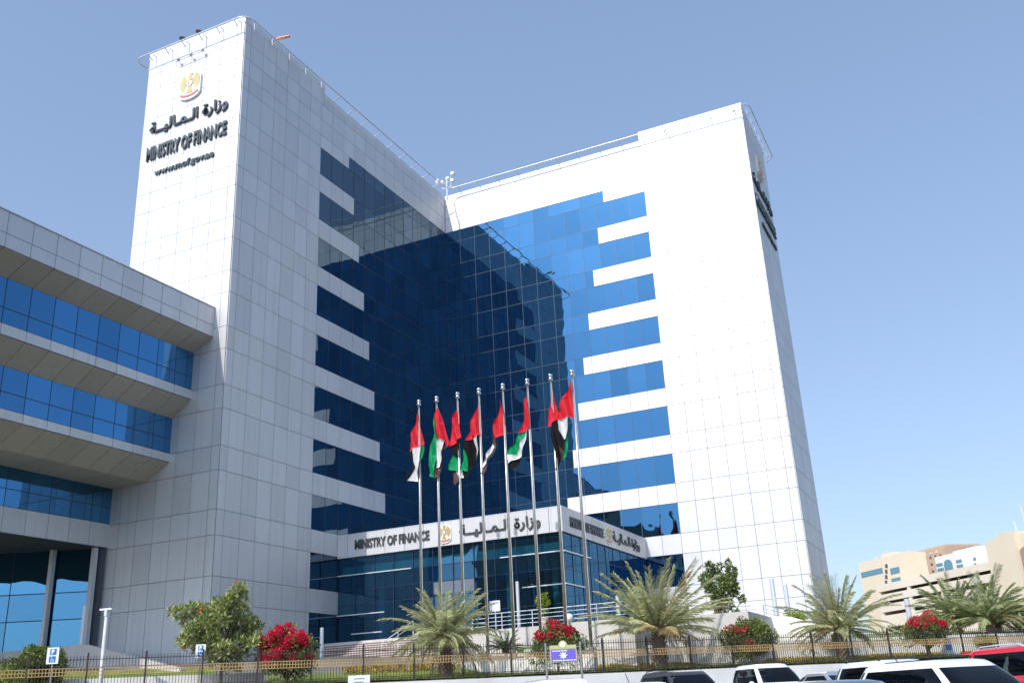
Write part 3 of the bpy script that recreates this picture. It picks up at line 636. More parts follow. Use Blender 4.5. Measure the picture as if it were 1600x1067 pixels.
# tree with orange flowers in front of the tower corner
cr = [(280,958,9),(270,955,6),(298,950,9),(312,952,11),(325,960,13),(340,952,12),(350,945,11),(366,928,9),(375,922,8),(362,940,10),(380,935,7),(378,950,9),(360,958,14),(338,938,7),(345,968,15),(320,975,14),(300,985,12),(292,998,11),(285,1005,8),(310,1000,13),(330,998,15),(352,990,16),(375,975,14),(390,968,10),(398,985,10),(388,995,13),(372,1005,14),(350,1015,13),(330,1025,10),(365,1028,9),(355,1042,7),(378,1022,9),(395,1005,8),(310,1015,8),(405,975,6),(335,1038,6),(370,1045,5),(292,970,8),(403,995,6)]
px_tree('flowering_tree', cr, (342,1085), 1.8, 'bushy green tree with small orange flowers in front of the tower corner', 'tree', 'leaf_tree', 1700, .25, .052, 'flow_or', [(369,912),(316,938),(348,938),(294,946),(312,953),(296,962),(320,982),(322,988),(378,957),(390,955),(292,1015),(396,1010),(273,955),(310,948)])
px_tree('dark_tree', [(1112,885,7),(1122,895,9),(1135,882,5),(1140,878,4),(1138,895,9),(1148,905,8),(1108,905,11),(1125,912,12),(1143,918,10),(1110,925,10),(1130,930,11),(1150,925,7),(1118,940,7),(1134,945,8),(1100,915,8),(1150,938,5),(1128,955,8),(1140,960,5)], (1125,990), 8.5, 'dark green round headed tree behind the large palm crown', 'tree', 'leaf_dark', 1700, .24, .06, None, (), .12)
px_tree('leafy_tree', [(1590,945,14),(1575,962,12),(1600,965,16),(1612,940,15),(1560,972,9),(1585,980,10),(1620,960,14),(1545,925,8)], (1597,1010), 6.5, 'dark leafy tree at the right edge beside the far palm', 'tree', 'leaf_dark', 900, .26, .06, None, (), .12)
G1 = 'bougainvilleas along the fence'
shrub('bougainvillea', 447, 1085, 1.5, 2.85, (1.6,1.4,1.38), 'tall bougainvillea thick with crimson flowers left of the entrance steps', 'bougainvillea', 'leaf_boug', 70, 650, .12, .045, 'bract', 3000, 'sun', group=G1)
shrub('bougainvillea', 878, 1056, 2.2, 2.65, (1.95,1.5,1.15), 'bougainvillea with a flat cap of red flowers behind the purple board', 'bougainvillea', 'leaf_boug', 75, 1000, .12, .045, 'bract', 2000, 'cap', group=G1)
shrub('bougainvillea', 1176, 1040, 2.0, 2.6, (1.75,1.4,1.1), 'mostly green bougainvillea with few red flowers right of the large palm', 'bougainvillea', 'leaf_boug', 80, 1200, .12, .045, 'bract', 900, 'few', group=G1)
shrub('bougainvillea', 1453, 1020, 2.2, 2.6, (1.6,1.3,1.05), 'small bougainvillea with red top before the car park building', 'bougainvillea', 'leaf_boug', 75, 1000, .12, .045, 'bract', 1800, 'cap', group=G1)
G2 = 'clipped round shrubs'
shrub('round_shrub', 62, 1050, 2.0, 2.25, (1.3,1.1,.95), 'large dome shaped green shrub at the left behind the parking sign', 'shrub', 'leaf_boug', 80, 1900, .12, .05, trunk=.06, group=G2)
shrub('round_shrub', 2, 1050, 2.2, 1.6, (.9,.9,.7), 'small green shrub cut by the left edge of the picture', 'shrub', 'leaf_boug', 26, 800, .12, .05, group=G2)
shrub('round_shrub', 22, 1060, 1.0, 1.35, (1.3,.8,.5), 'low spreading green shrub below the dome shaped one', 'shrub', 'leaf_lime', 26, 700, .10, .04, group=G2)
shrub('round_shrub', 1242, 960, 9.8, 1.0, (1.05,.9,.48), 'upper clipped round shrub on the white terrace', 'shrub', 'leaf_lime', 40, 1500, .08, .03, base_z=4.15, group=G2)
shrub('round_shrub', 1247, 978, 8.6, 1.15, (1.05,.9,.5), 'lower clipped shrub with yellow grass below the terrace', 'shrub', 'leaf_lime', 40, 1500, .08, .03, base_z=3.2, group=G2)
shrub('round_shrub', 1540, 1000, 4.5, 1.3, (1.0,.9,.55), 'loose green shrub behind the fence at the far right', 'shrub', 'leaf_boug', 30, 700, .11, .04, group=G2)
shrub('round_shrub', 1405, 965, 12., 1.0, (2.6,1.2,.5), 'long low grey green hedge shrub below the garage', 'shrub', 'leaf_boug', 30, 500, .14, .05, group=G2)
# potted ball tree
pt = empty('potted_tree', (-24.7, 56.0, 4.4), label='bright lime ball tree in a grey pot beside the pavilion corner', cat='potted plant')
b = MB(); b.tube([(0,0,0),(0,0,.08),(0,0,.62),(0,0,.66),(0,0,.55)], [.26,.28,.38,.41,.34], 14); b.build('pot', 'stone', pt)
b = MB(); limbs(b, (0,0,.5), [(.25,0,1.5),(-.2,.1,1.5),(0,-.2,1.8)], .05, (0,0,1.2)); b.build('trunk', 'bark', pt)
b = MB(); blobleaves(b, clumps((0,0,1.85), (.5,.5,.5), 26, .2,.3)+clumps((0,0,1.0), (.35,.3,.25), 6, .12,.2), 1000, .14, .05); b.build('foliage', 'leaf_lime', pt)
pt.scale = (.82,.82,.82)
# hedges and grass tufts
def hedge(name, t0, t1, s0, s1, h, leafm, label):
    mb = MB(); n_ = int((t1-t0)*(s1-s0)*260)
    for _ in range(n_):
        t = random.uniform(t0,t1); s = random.uniform(s0,s1); hh = h*(.75+.5*noise.noise(Vector((t*.8,s*2,3)))); z = gz(s)+hh*random.random()**.35
        leaf(mb, ts(t,s,z), (rv()+Vector((0,0,.6))).normalized(), rv(), .12, .04)
    return tag(mb.build(name, leafm), label=label, cat='hedge', kind='stuff')
M['leaf_gold'] = leafmat('leaf_golden', (.30,.20,.03), (.55,.36,.06), (.30,.30,.06))
hedge('ground_cover', 27, 75, 3.4, 4.8, .16, 'leaf_gold', 'golden ground cover plants along the foot of the white garden wall')
hedge('ground_cover', 13, 24, 5.2, 6.2, .3, 'leaf_gold', 'golden ground cover beside the steps')
hedge('ground_cover', 22, 70, .25, .6, .14, 'leaf_boug', 'dark trailing plants at the fence foot')
tf = MB()
for _ in range(16000):
    t = random.uniform(9.5,60); s = random.uniform(.2,5.0); p = ts(t,s,gz(s)+.05); d = Vector((random.uniform(-.4,.4), random.uniform(-.4,.4), 1)).normalized()
    x = Vector((random.uniform(-1,1), random.uniform(-1,1), 0)).normalized()*.018; tf.face([p-x, p+x, p+d*random.uniform(.07,.16)])
M['blade'] = leafmat('grass_blade', (.10,.17,.02), (.30,.36,.07), (.42,.38,.12))
tag(tf.build('grass_blades', 'blade'), kind='stuff', label='short lawn grass between the fence and the garden wall', cat='grass')
# palms
def palm(px, py, s, th, n, L, label, mat='palm_leaf', tr=.30, name='date_palm', cat='palm tree', e0=84, e1=-12, dry=.05, lw=.022, ll=.34, seed=1, z0=None, group='date palms along the fence', droop=1.0, nl=60):
    random.seed(seed); p = ons(px, py, s); z = gz(s) if z0 is None else z0
    root = empty(name, (p.x,p.y,z), label=label, cat=cat, group=group)
    b = MB(); zz_ = [th*k/10 for k in range(11)]; b.tube([(random.uniform(-.02,.02),0,q) for q in zz_], [tr*(1.15-.25*k/10+random.uniform(-.05,.05)) for k in range(11)], 12)
    for k in range(int(th*70)):                       # old leaf bases up the trunk
        a = k*2.399; q = th*(k/(th*70)); rr = tr*(1.1-.2*q/th); c = Vector((math.cos(a)*rr, math.sin(a)*rr, q)); o_ = Vector((math.cos(a), math.sin(a), 1.1)).normalized(); sd = Vector((-math.sin(a), math.cos(a), 0))*.07
        b.face([c-sd, c+sd, c+o_*.2+sd*.5, c+o_*.2-sd*.5])
    b.build('trunk', 'palmbark', root)
    lf = MB(); ri = MB()
    for k in range(n):
        q = (k+.5)/n; az = k*2.39996+random.uniform(-.4,.4); el = R(e0+(e1-e0)*q**.8+random.uniform(-11,11)); ln = L*random.uniform(.68,1.1)*(.8+.2*math.sin(math.pi*q))
        mi = 1 if (q > 1-dry or random.random() < dry*.25) else 0
        pos = Vector((math.cos(az)*tr*.4, math.sin(az)*tr*.4, th-.05)); pts = [pos.copy()]; e = el; st = ln/14
        for j in range(14):
            d = Vector((math.cos(az)*math.cos(e), math.sin(az)*math.cos(e), math.sin(e))); pos = pos+d*st; pts.append(pos.copy()); e -= R((1.2+2.6*q)*(.4+j/9.))*droop
        ri.tube(pts, [.035*(1-.85*j/14)*(L/4.5)**.5 for j in range(15)], 4, m=0, caps=False)
        side0 = Vector((-math.sin(az), math.cos(az), 0)); tw = random.uniform(-.9,.9); az2 = random.uniform(-.035,.035)
        for j in range(nl):
            f_ = .13+.87*j/nl; a = f_*14; i_ = min(int(a), 13); c = pts[i_].lerp(pts[i_+1], a-i_); T_ = (pts[i_+1]-pts[i_]).normalized()
            nrm = side0.cross(T_).normalized(); env = min(1., (f_-.08)*5)*(1.15-f_*.65)
            for sg in (-1, 1):
                if random.random() < .13: continue
                up = random.choice((.25,.55,.8)); sd = (side0*math.cos(tw)+nrm*math.sin(tw)*.6)*sg
                d = (sd*1.+T_*(.35+f_*.8)+nrm*up*.6+rv()*.06).normalized(); l_ = ll*env*random.uniform(.85,1.15); 
                x = d.cross(T_).normalized()*lw; tip = c+d*l_-Vector((0,0,l_*.05))
                i2 = len(lf.v); lf.v += [tuple(c-x*.6), tuple(c+x*.6), tuple(c+d*l_*.5+x), tuple(tip), tuple(c+d*l_*.5-x)]; lf.f.append((i2,i2+1,i2+2,i2+3,i2+4)); lf.mi.append(mi)
    lf.build('fronds', [mat, 'palm_dry'], root); ri.build('rachis', 'rachis', root)
    return root
palm(697, 1075, 1.7, 2.1, 78, 3.3, 'grey green date palm with drooping tangled fronds before the entrance steps', seed=3, e1=-22, ll=.50, lw=.021, droop=1.0, nl=50)
palm(1034, 1055, 1.7, 2.1, 54, 4.55, 'largest date palm with tall spreading fronds right of the flagpoles', seed=5, e0=86, e1=2, ll=.66, lw=.026, tr=.36, nl=60, droop=.62)
palm(1321, 1040, 1.7, 1.9, 64, 3.8, 'medium date palm with short thick trunk before the gap beside the right gable', seed=9, e0=88, e1=-12, ll=.52, lw=.023, nl=52)
palm(1552, 1000, 6.2, 1.6, 54, 4.1, 'wide date palm in front of the far cream buildings', mat='palm_green', seed=12, e0=84, e1=0, ll=.58, lw=.026, z0=2.3)
palm(1500, 1000, 9., 1.6, 50, 3.9, 'slim palm behind the wide one at the right', mat='palm_green', seed=15, e0=88, e1=5, ll=.5, lw=.024, z0=2.6)
palm(948, 990, 8.0, .7, 34, 2.3, 'low feathery palm on a short trunk left of the largest palm', mat='palm_green', seed=21, e0=70, e1=-20, ll=.5, lw=.026, tr=.2, z0=2.9, dry=.08)
palm(1290, 990, 12., .6, 30, 2.2, 'small palm on the terrace slope behind the medium palm', seed=23, e0=80, e1=-5, ll=.3, tr=.18, z0=3.2)
GC = 'cycads in front of the podium'
for a_ in ((790,1000,6.6,'dark cycad in front of the podium below the small white sign',31),(872,985,6.8,'dark cycad behind the red capped bougainvillea',33),(1018,985,9.,'dark cycad behind the largest palm',35)):
    palm(a_[0], a_[1], a_[2], .35, 30, 1.35, a_[3], mat='cycad', name='cycad', cat='cycad', seed=a_[4], e0=78, e1=5, ll=.2, lw=.012, tr=.16, dry=0, group=GC, z0=2.75)
random.seed(99)
# ------------------------------------------------------------------ lamps, posts, signs
def post(px, ytop, y, zb, label, r=.11, mat='alu'):
    p = on(px, ytop, 1, y); root = empty('light_column', (p.x,p.y,zb), label=label, cat='light column', group='slim light columns')
    h = p.z-zb; b = MB(); b.tube([(0,0,0),(0,0,h-.45)], r, 12); b.build('shaft', mat, root)
    b = MB(); b.tube([(0,0,h-.45),(0,0,h-.02),(0,0,h)], [r*.98,r*.98,r*.6], 12); b.build('lamp_head', 'alu', root)
    b = MB(); b.tube([(0,0,0),(0,0,.06)], r*1.8, 12); b.build('base_plate', 'steel', root)
post(133, 945, 41.9, 3.2, 'grey light column behind the ramp wall at the left'); post(503, 980, 51.2, 2.6, 'white light column left of the entrance steps', .12, 'alu')
post(808, 908, 55.9, 4.4, 'steel light column between pavilion glass and flagpoles'); post(964, 930, 61, 4.4, 'light column half hidden by the largest palm', .12); post(1205, 903, 68.5, 4.2, 'left tall light column before the right gable', .16); post(1226, 912, 70.5, 4.2, 'right tall light column before the right gable', .16)
post(1416, 935, 84, 3.9, 'far light column before the car park building', .2); post(1265,925,90,3.9,'short dark light column beyond the gable corner', .14)
lp = ons(168, 950, 1.0); rt = empty('camera_pole', (lp.x, lp.y, 1.4), label='white pole with tee shaped lamp head behind the fence at the left', cat='pole')
h = lp.z-1.4; b = MB(); b.tube([(0,0,0),(0,0,h-.1)], [.11,.085], 12); b.build('pole', 'white', rt)
b = MB(); b.box((-.36,-.1,h-.08),(.30,.1,h+.0)); o = b.build('tee_head', 'white', rt); o.rotation_euler = (0,0,R(8)); b = MB(); b.box((-.08,-.1,h-.35),(.08,.1,h-.08)); b.build('bracket_box', 'alu', rt)
M['blue_s'] = pmat('sign_blue', (.02,.16,.45), .4); M['sign_w'] = pmat('sign_white', (.8,.81,.82), .4); M['purple'] = pmat('board_purple', (.16,.12,.55), .45)
def psign(px, ytop, d, label):
    v = ray(px, ytop)*d; zb = gh(v)-.05; root = empty('parking_sign', (v.x,v.y,zb), R(24.8)+.05, label=label, cat='sign', group='disabled parking signs')
    h = v.z-zb; b = MB(); b.tube([(0,.03,0),(0,.03,h-.1)], .03, 8); b.build('post', 'steel', root)
    b = MB(); b.box((-.225,-.012,h-.6),(.225,.012,h)); pb = b.build('plate', 'sign_w', root)
    b = MB(); b.box((-.11,-.02,h-.27),(.13,-.013,h-.05)); b.build('symbol_field', 'blue_s', pb); b = MB(); b.box((-.13,-.02,h-.54),(.12,-.013,h-.32)); b.build('symbol_field', 'blue_s', pb)
    text_obj('P', 'letter_p', (-.05,-.021,h-.25), (1,0,0), .11, .18, .006, 'sign_w', pb, .05)
    b = MB(); yy = -.024; cx, cz = .0, h-.46
    b.tube([(cx+.05*math.cos(t), yy, cz+.05*math.sin(t)) for t in [R(150+k*24) for k in range(10)]], .011, 5); b.tube([(cx-.03,yy,cz+.10),(cx-.02,yy,cz+.02),(cx+.04,yy,cz+.01),(cx+.07,yy,cz-.05)], .013, 5); b.ball((cx-.035,yy,cz+.12), .018, nu=8, nv=5); b.build('wheelchair_symbol', 'sign_w', pb)
psign(84, 1011, 37.5, 'white and blue disabled parking sign in front of the dome shrub'); psign(314, 1006, 45, 'white and blue disabled parking sign in front of the flowering tree')
# purple board on two posts
v = ray(879, 1003)*44; zb = gh(v); bd = empty('notice_board', (v.x,v.y,zb), R(24.8)-.03, label='purple board with gold crest top on two grey posts before the fence', cat='sign board')
h = v.z-zb
for x in (-.78,.78): b = MB(); b.tube([(x,0,0),(x,0,h)], .05, 10); b.build('post', 'steel', bd)
for z in (h-.22, h-.78, h-.98): b = MB(); b.tube([(-.78,0,z),(.78,0,z)], .018, 6); b.build('crossbar', 'steel', bd)
b = MB(); b.box((-.6,-.04,h-.85),(.6,.03,h-.12)); fr_ = b.build('frame', pmat('board_frame', (.55,.42,.36), .5), bd)
b = MB(); b.box((-.55,-.055,h-.82),(.55,-.041,h-.30)); b.build('panel', 'purple', fr_)
b = MB(); b.box((-.6,-.052,h-.28),(.6,-.041,h-.12)); b.tube([(0,-.05,h-.12),(0,-.0,h-.12)], .2, 24); b.build('crest_top', pmat('crest_gold', (.52,.50,.20), .5), fr_)
b = MB(); b.tube([(0,-.07,h-.1),(0,-.05,h-.1)], .13, 20); b.build('crest_disc', 'cream', fr_)
b = MB(); b.tube([(0,-.07,h-.56),(0,-.056,h-.56)], .12, 12)
for a in range(8): b.tube([(.1*math.cos(a*.785),-.065,h-.56+.1*math.sin(a*.785)),(.19*math.cos(a*.785),-.065,h-.56+.16*math.sin(a*.785))], .022, 5)
b.build('badge', 'sign_w', fr_)
b = MB()
for z, n_ in ((h-.36,5),(h-.77,7)):
    x = -.48
    for k in range(n_): wd = random.uniform(.08,.17); b.box((x,-.06,z-.022),(x+wd,-.0555,z+.022)); x += wd+.025
b.build('text_line', 'sign_w', fr_)
# notice on the fence, small white sign by the podium
nb = empty('fence_notice', ts(13.0,-.06,1.4), math.atan2(HT.y,HT.x), label='pale blank looking notice plate hung low on the fence below the steps', cat='notice')
p1 = ons(544,1055,-.06); p2 = ons(578,1055,-.06); nb.location = ((p1.x+p2.x)/2,(p1.y+p2.y)/2,p1.z-.75); wd = (p2-p1).length/2
b = MB(); b.box((-wd,-.02,0),(wd,.02,.75)); b.build('plate', 'sign_w', nb)
b = MB()
for k in range(3): b.box((-wd*.5+k*.02,-.026,.58-.15*k),(wd*.5-.05*k,-.021,.61-.15*k))
b.build('text_line', 'letter', nb)
v = on(773, 938, 1, 52.); sg = empty('small_sign', (v.x, 52., 2.6), label='small square white sign on a thin post beside the first palm', cat='sign')
h = v.z-2.6; b = MB(); b.tube([(0,.03,0),(0,.03,h-.05)], .03, 8); b.build('post', 'alu', sg); b = MB(); b.box((-.33,-.015,h-.6),(.33,.015,h)); b.build('plate', 'sign_w', sg)
gl_ = empty('globe_lamp', on(890,985,1,53.5)); tag(gl_, 'small cream globe lamp on a short post beside the podium', 'lamp'); gl_.location.z = 3.2
h = on(890,965,1,53.5).z-3.2; b = MB(); b.tube([(0,0,0),(0,0,h-.2)], .04, 8); b.build('post', 'steel', gl_); b = MB(); b.ball((0,0,h), .26, nu=14, nv=10); b.build('globe', 'cream', gl_, True)
# white terrace slope beside the right gable
tw_ = MB(); pts = [on(a, c, 1, 63.5) for a, c in ((1120,968),(1186,961),(1236,963),(1262,971),(1318,996),(1318,1003),(1120,1003))]
n_ = len(pts); tw_.face([(p.x,63.5,p.z) for p in pts]); tw_.face([(p.x,66.5,p.z) for p in pts][::-1])
for k in range(n_): a = pts[k]; c = pts[(k+1)%n_]; tw_.face([(a.x,63.5,a.z),(a.x,66.5,a.z),(c.x,66.5,c.z),(c.x,63.5,c.z)])
tag(tw_.build('terrace_ramp', 'whitewall'), label='white sloping terrace ramp below the right gable', cat='ramp')
# roof antennas at the inner corner and an orange cradle jib
an = empty('roof_antenna', (XA+.35, YB-.1, 46.5), label='cluster of white antenna dishes and drums on a mast at the inner roof corner', cat='antenna')
b = MB(); b.tube([(0,0,-.3),(0,0,2.1)], .06, 8); b.tube([(-.7,0,1.5),(.8,0,1.5)], .04, 6); b.tube([(-.5,0,.9),(.6,0,.9)], .035, 6); b.tube([(-.4,0,.9),(-.4,0,1.6)], .05, 6); b.tube([(.45,0,.9),(.45,0,2.0)], .05, 6); b.build('mast', 'alu', an)
for (x,z,r_,dx_) in ((-.8,1.65,.32,-.5),(.75,2.05,.25,.5),(.25,1.7,.2,.1),(.7,1.3,.22,.6),(-.3,1.5,.17,-.1)):
    b = MB(); b.tube([(x,-.05,z),(x+dx_*.1,-.25,z),(x+dx_*.25,-.36,z)], [r_*.3,r_*.8,r_], 14); b.build('dish', 'cream', an, True)
jb = empty('roof_jib', (XA-.9, 48.2, 47.15), R(14), label='orange boom of a roof maintenance jib beside the tower parapet', cat='jib')
M['orange'] = pmat('orange_paint', (.62,.20,.06), .5)
jr = 48.0
b = MB(); b.tube([(0,0,-1.8),(0,0,.85)], .12, 8); b.build('mast', 'orange', jb)
b = MB(); b.box((-.15,-.3,.75),(.35,.3,1.)); b.box((.3,-.07,.86),(1.4,.07,.95)); b.box((.8,-.1,.92),(1.75,.1,1.01)); b.build('boom', 'orange', jb)
for i_, (xx, yy) in enumerate(((-46.6,.2),(-45.0,.2))):
    fl = empty('parapet_lamp', (xx, YA+yy, 47.4), label=('left' if i_ == 0 else 'right')+' brown lamp fitting standing on the gable parapet above the crest', cat='lamp', group='lamps on the gable parapet')
    b = MB(); b.tube([(0,0,0),(0,0,.45)], .05, 6); b.build('stem', 'iron', fl); b = MB(); b.tube([(0,-.22,.40),(0,-.12,.52),(0,.1,.60)], [.17,.15,.07], 10); b.ball((0,.05,.66), .1, nu=8, nv=5); b.build('housing', pmat('brown_lamp', (.16,.10,.08), .5), fl)
# ------------------------------------------------------------------ far buildings
D_ = Vector((.64,-.768,0)); NN = Vector((-.768,-.64,0))
M['cream_w'] = varied('cream_render', (.76,.66,.49), (.70,.59,.42), .15, .8); M['tan_w'] = varied('tan_render', (.56,.40,.27), (.50,.35,.23), .2, .8); M['pale_w'] = varied('pale_render', (.78,.74,.68), (.7,.66,.6), .2, .8)
M['pinkish'] = varied('garage_render', (.78,.69,.55), (.72,.62,.48), .15, .8); M['dark_in'] = pmat('dark_opening', (.10,.085,.075), .8); M['win_far'] = pmat('far_window', (.16,.30,.36), .1, .3)
class FarB:
    def __init__(s, name, pxr, dist, label, cat='building'):
        s.P0 = at(pxr, dist); s.root = empty(name, (s.P0.x, s.P0.y, 3.0), label=label, cat=cat)
        s.root.rotation_euler = (0,0,0)
    def hit(s, px, py): d = ray(px, py); return d*(s.P0.dot(NN)/d.dot(NN))
    def uz(s, px, py): p = s.hit(px, py); return ((p-s.P0).dot(D_), p.z)
    def X(s): return Matrix(((D_.x,-NN.x,0,s.P0.x),(D_.y,-NN.y,0,s.P0.y),(0,0,1,0),(0,0,0,1)))
    def slab(s, part, mat, u0, u1, z0, z1, d0, d1):
        b = MB(); b.box((u0,d0,z0),(u1,d1,z1), X=s.X()); o = b.build(part, mat, s.root); o.matrix_parent_inverse = Matrix.Translation(-Vector(s.root.location)); return o
gr = FarB('parking_garage', 1560, 125, 'cream open multi storey car park with long dark openings between white parapets')
uL = gr.uz(1371, 925)[0]; uR = gr.uz(1640, 900)[0]
ztop = gr.uz(1400, 908)[1]; gr.slab('roof_slab', 'pinkish', uL, uR, ztop-.3, ztop-.05, .6, 18)
rows = [(1410,917.5,922.5),(1410,934,939),(1410,951.5,957),(1410,976,983)]
zo = [(gr.uz(a,c)[1], gr.uz(a,b_)[1]) for a,b_,c in rows]     # (low, high)
edges = [ztop]+[z for lo,hi in zo for z in (hi,lo)]+[2.5]
for k in range(0, len(edges), 2): gr.slab('parapet', 'pinkish', uL, uR, edges[k+1], edges[k], 0, .45)
gr.slab('back_wall', 'dark_in', uL+.3, uR-.3, 2.6, ztop-.4, 9., 9.3); gr.slab('end_wall', 'pinkish', uL, uL+.4, 2.6, ztop-.31, .46, 18)
for lo, hi in zo: gr.slab('deck', 'pinkish', uL+.45, uR-.3, lo-.7, lo-.4, .46, 8.9)
u = uL+.2
while u < uR:
    for lo, hi in zo: gr.slab('pillar', 'pinkish', u-.3, u+.3, lo+.01, hi-.01, .05, .4)
    u += 7.4
of = FarB('office_block', 1412, 150, 'cream office block with teal ribbon windows behind the car park')
u0, z_t = of.uz(1341, 878); u1 = of.uz(1411, 866)[0]; z_t = of.uz(1375,871)[1]
of.slab('wall', 'cream_w', u0, u1, 3, z_t, 0, 4); of.slab('parapet_tower', 'cream_w', of.uz(1376,868)[0], of.uz(1386,868)[0], z_t, z_t+.6, .2, 3)
for (a,b_,y0_,y1_) in ((1346,1379,890,899),(1392,1405,886,896),(1394,1407,902,910)):
    ua, zb_ = of.uz(a,(y0_+y1_)/2+4); ub = of.uz(b_,y0_)[0]; zc_ = of.uz((a+b_)/2,(y0_+y1_)/2)[1]; hh = (y1_-y0_)/FPX*70
    of.slab('window', 'win_far', ua, ub, zc_-hh, zc_+hh, -.05, .2)
for k in range(4): ua = of.uz(1385,883+k*9)[0]; zc_ = of.uz(1385,884+k*8.5)[1]; of.slab('window', 'dark_in', ua-.3, ua+.3, zc_-.3, zc_+.3, -.05, .1)
tb = FarB('tan_building', 1476, 165, 'orange tan building dotted with small square windows behind the car park')
u0 = tb.uz(1402,868)[0]; u1 = tb.uz(1476,858)[0]; z_t = tb.uz(1440,862)[1]; tb.slab('wall', 'tan_w', u0, u1, 3, z_t, 0, 9)
ua = tb.uz(1424,858)[0]; ub = tb.uz(1470,858)[0]; tb.slab('roof_storey', 'tan_w', ua, ub, z_t, z_t+.5, 1, 8)
for r_ in range(5):
    for k in range(9):
        uu = u0+1.+(u1-u0-1.)*k/9; tb.slab('window', 'dark_in', uu-.22, uu+.22, z_t-1.5-r_*1.15, z_t-1.1-r_*1.15, -.05, .1)
wb_ = FarB('white_building', 1540, 150, 'white building with tall pointed arch window and striped side windows')
u0 = wb_.uz(1459,866)[0]; u1 = wb_.uz(1545,858)[0]; z_t = wb_.uz(1500,861)[1]; wb_.slab('wall', 'pale_w', u0, u1, 3, z_t, 0, 6); wb_.slab('roof_storey', 'pale_w', wb_.uz(1480,860)[0], wb_.uz(1520,860)[0], z_t, z_t+.4, 1, 5)
for (a,b_,yc) in ((1463,1473,882),(1465,1475,889.5),(1494,1503,876.5),(1495,1505,884),(1521,1525,873),(1522,1526,882)):
    ua = wb_.uz(a,yc)[0]; ub = wb_.uz(b_,yc)[0]; zc_ = wb_.uz((a+b_)/2,yc)[1]; wb_.slab('window', 'win_far', ua, ub, zc_-.24, zc_+.24, -.05, .15)
def arch(F, part, mat, ua, ub, z0, z1, d0=-.08, d1=.1):
    mb = MB(); c = (ua+ub)/2; hw = (ub-ua)/2; zs = z0+(z1-z0)*.55; pts = [(ua,z0),(ub,z0),(ub,zs)]+[(c+hw*math.cos(R(a))**.8, zs+(z1-zs)*math.sin(R(a))) for a in range(15,90,15)]+[(c,z1)]+[(c-hw*math.cos(R(a))**.8, zs+(z1-zs)*math.sin(R(a))) for a in range(75,0,-15)]+[(ua,zs)]
    X_ = F.X(); fr = [X_@Vector((u,d0,z)) for u,z in pts]; bk = [X_@Vector((u,d1,z)) for u,z in pts]; mb.face(fr[::-1])
    for k in range(len(pts)): mb.face([fr[k], fr[(k+1)%len(pts)], bk[(k+1)%len(pts)], bk[k]])
    o = mb.build(part, mat, F.root); o.matrix_parent_inverse = Matrix.Translation(-Vector(F.root.location))
ua = wb_.uz(1477,890)[0]; ub = wb_.uz(1490,890)[0]; arch(wb_, 'arch_window', 'win_far', ua, ub, wb_.uz(1484,893)[1], wb_.uz(1484,873)[1])
for F_, ua_, ub_, zt0 in ((of, of.uz(1343,878)[0], of.uz(1410,866)[0], of.uz(1375,871)[1]), (tb, tb.uz(1404,868)[0], tb.uz(1474,858)[0], tb.uz(1440,862)[1])):
    for k in range(5): q_ = ua_+(ub_-ua_)*(.1+.18*k+random.uniform(-.05,.05)); F_.slab('roof_unit', 'alu', q_, q_+random.uniform(.4,1.), zt0+.002, zt0+random.uniform(.3,.8), 2.2, 3.0)
for k in range(7): q_ = tb.uz(1408+k*9,862)[0]; tb.slab('cornice_block', 'pale_w', q_, q_+.45, tb.uz(1440,862)[1]-.75, tb.uz(1440,862)[1]-.5, -.12, .0)
cb = FarB('cream_tower_building', 1600, 112, 'cream building with large pointed arch recess at the right edge')
u0 = cb.uz(1538,846)[0]; um = cb.uz(1562,840)[0]; ut = cb.uz(1588,835)[0]; u1 = cb.uz(1680,830)[0]
cb.slab('wall', 'cream_w', u0, u1, 3, cb.uz(1550,844)[1], 0, 20); cb.slab('stair_tower', 'cream_w', um, ut, 3, cb.uz(1575,832)[1], -.6, 5)
arch(cb, 'arch_recess', pmat('recess_mauve', (.34,.24,.22), .7), cb.uz(1588,900)[0]+.3, cb.uz(1640,900)[0], 6, cb.uz(1605,852)[1])
a_ = MB(); X_ = cb.X(); ua = cb.uz(1581,820)[0]; zt_ = cb.uz(1575,832)[1]
at_ = empty('roof_antenna', X_@Vector((ua,2,zt_)), label='white antenna masts on the cream stair tower roof', cat='antenna')
for (k, hh) in ((0,3.2),(-1.6,1.6),(3.2,2.8),(4.2,2.)): b = MB(); b.tube([tuple(X_.to_3x3()@Vector((k,0,-.2 if k<2.5 else -1.2))), tuple(X_.to_3x3()@Vector((k-.2,0,hh)))], .12, 6); b.build('mast', 'alu', at_)
# tower across the street behind the camera, seen mirrored in the lower windows
bb = empty('street_building', (-85, -84, -1.5), label='tall beige office tower across the street, seen only mirrored in the glass', cat='building')
b = MB(); b.box((-14,-8,0),(2,8,52)); b.box((2.01,-6,0),(13,7,41)); b.box((-9,-4,52),(-5,4,56)); b.build('wall', 'tan_w', bb)
for k in range(12):
    for j in range(9):
        b = MB(); b.box((-13+j*1.7,7.99,2.2+k*4.),(-11.9+j*1.7,8.06,4.3+k*4.)); b.build('window', 'win_far', bb) if k < 11 else None
# boundary wall far right
lw_ = MB(); lw_.box((58,9.,2.4),(100,9.3,4.6), X=XF); tag(lw_.build('boundary_wall', 'cream_w'), label='cream boundary wall below the palms at the far right', cat='wall')
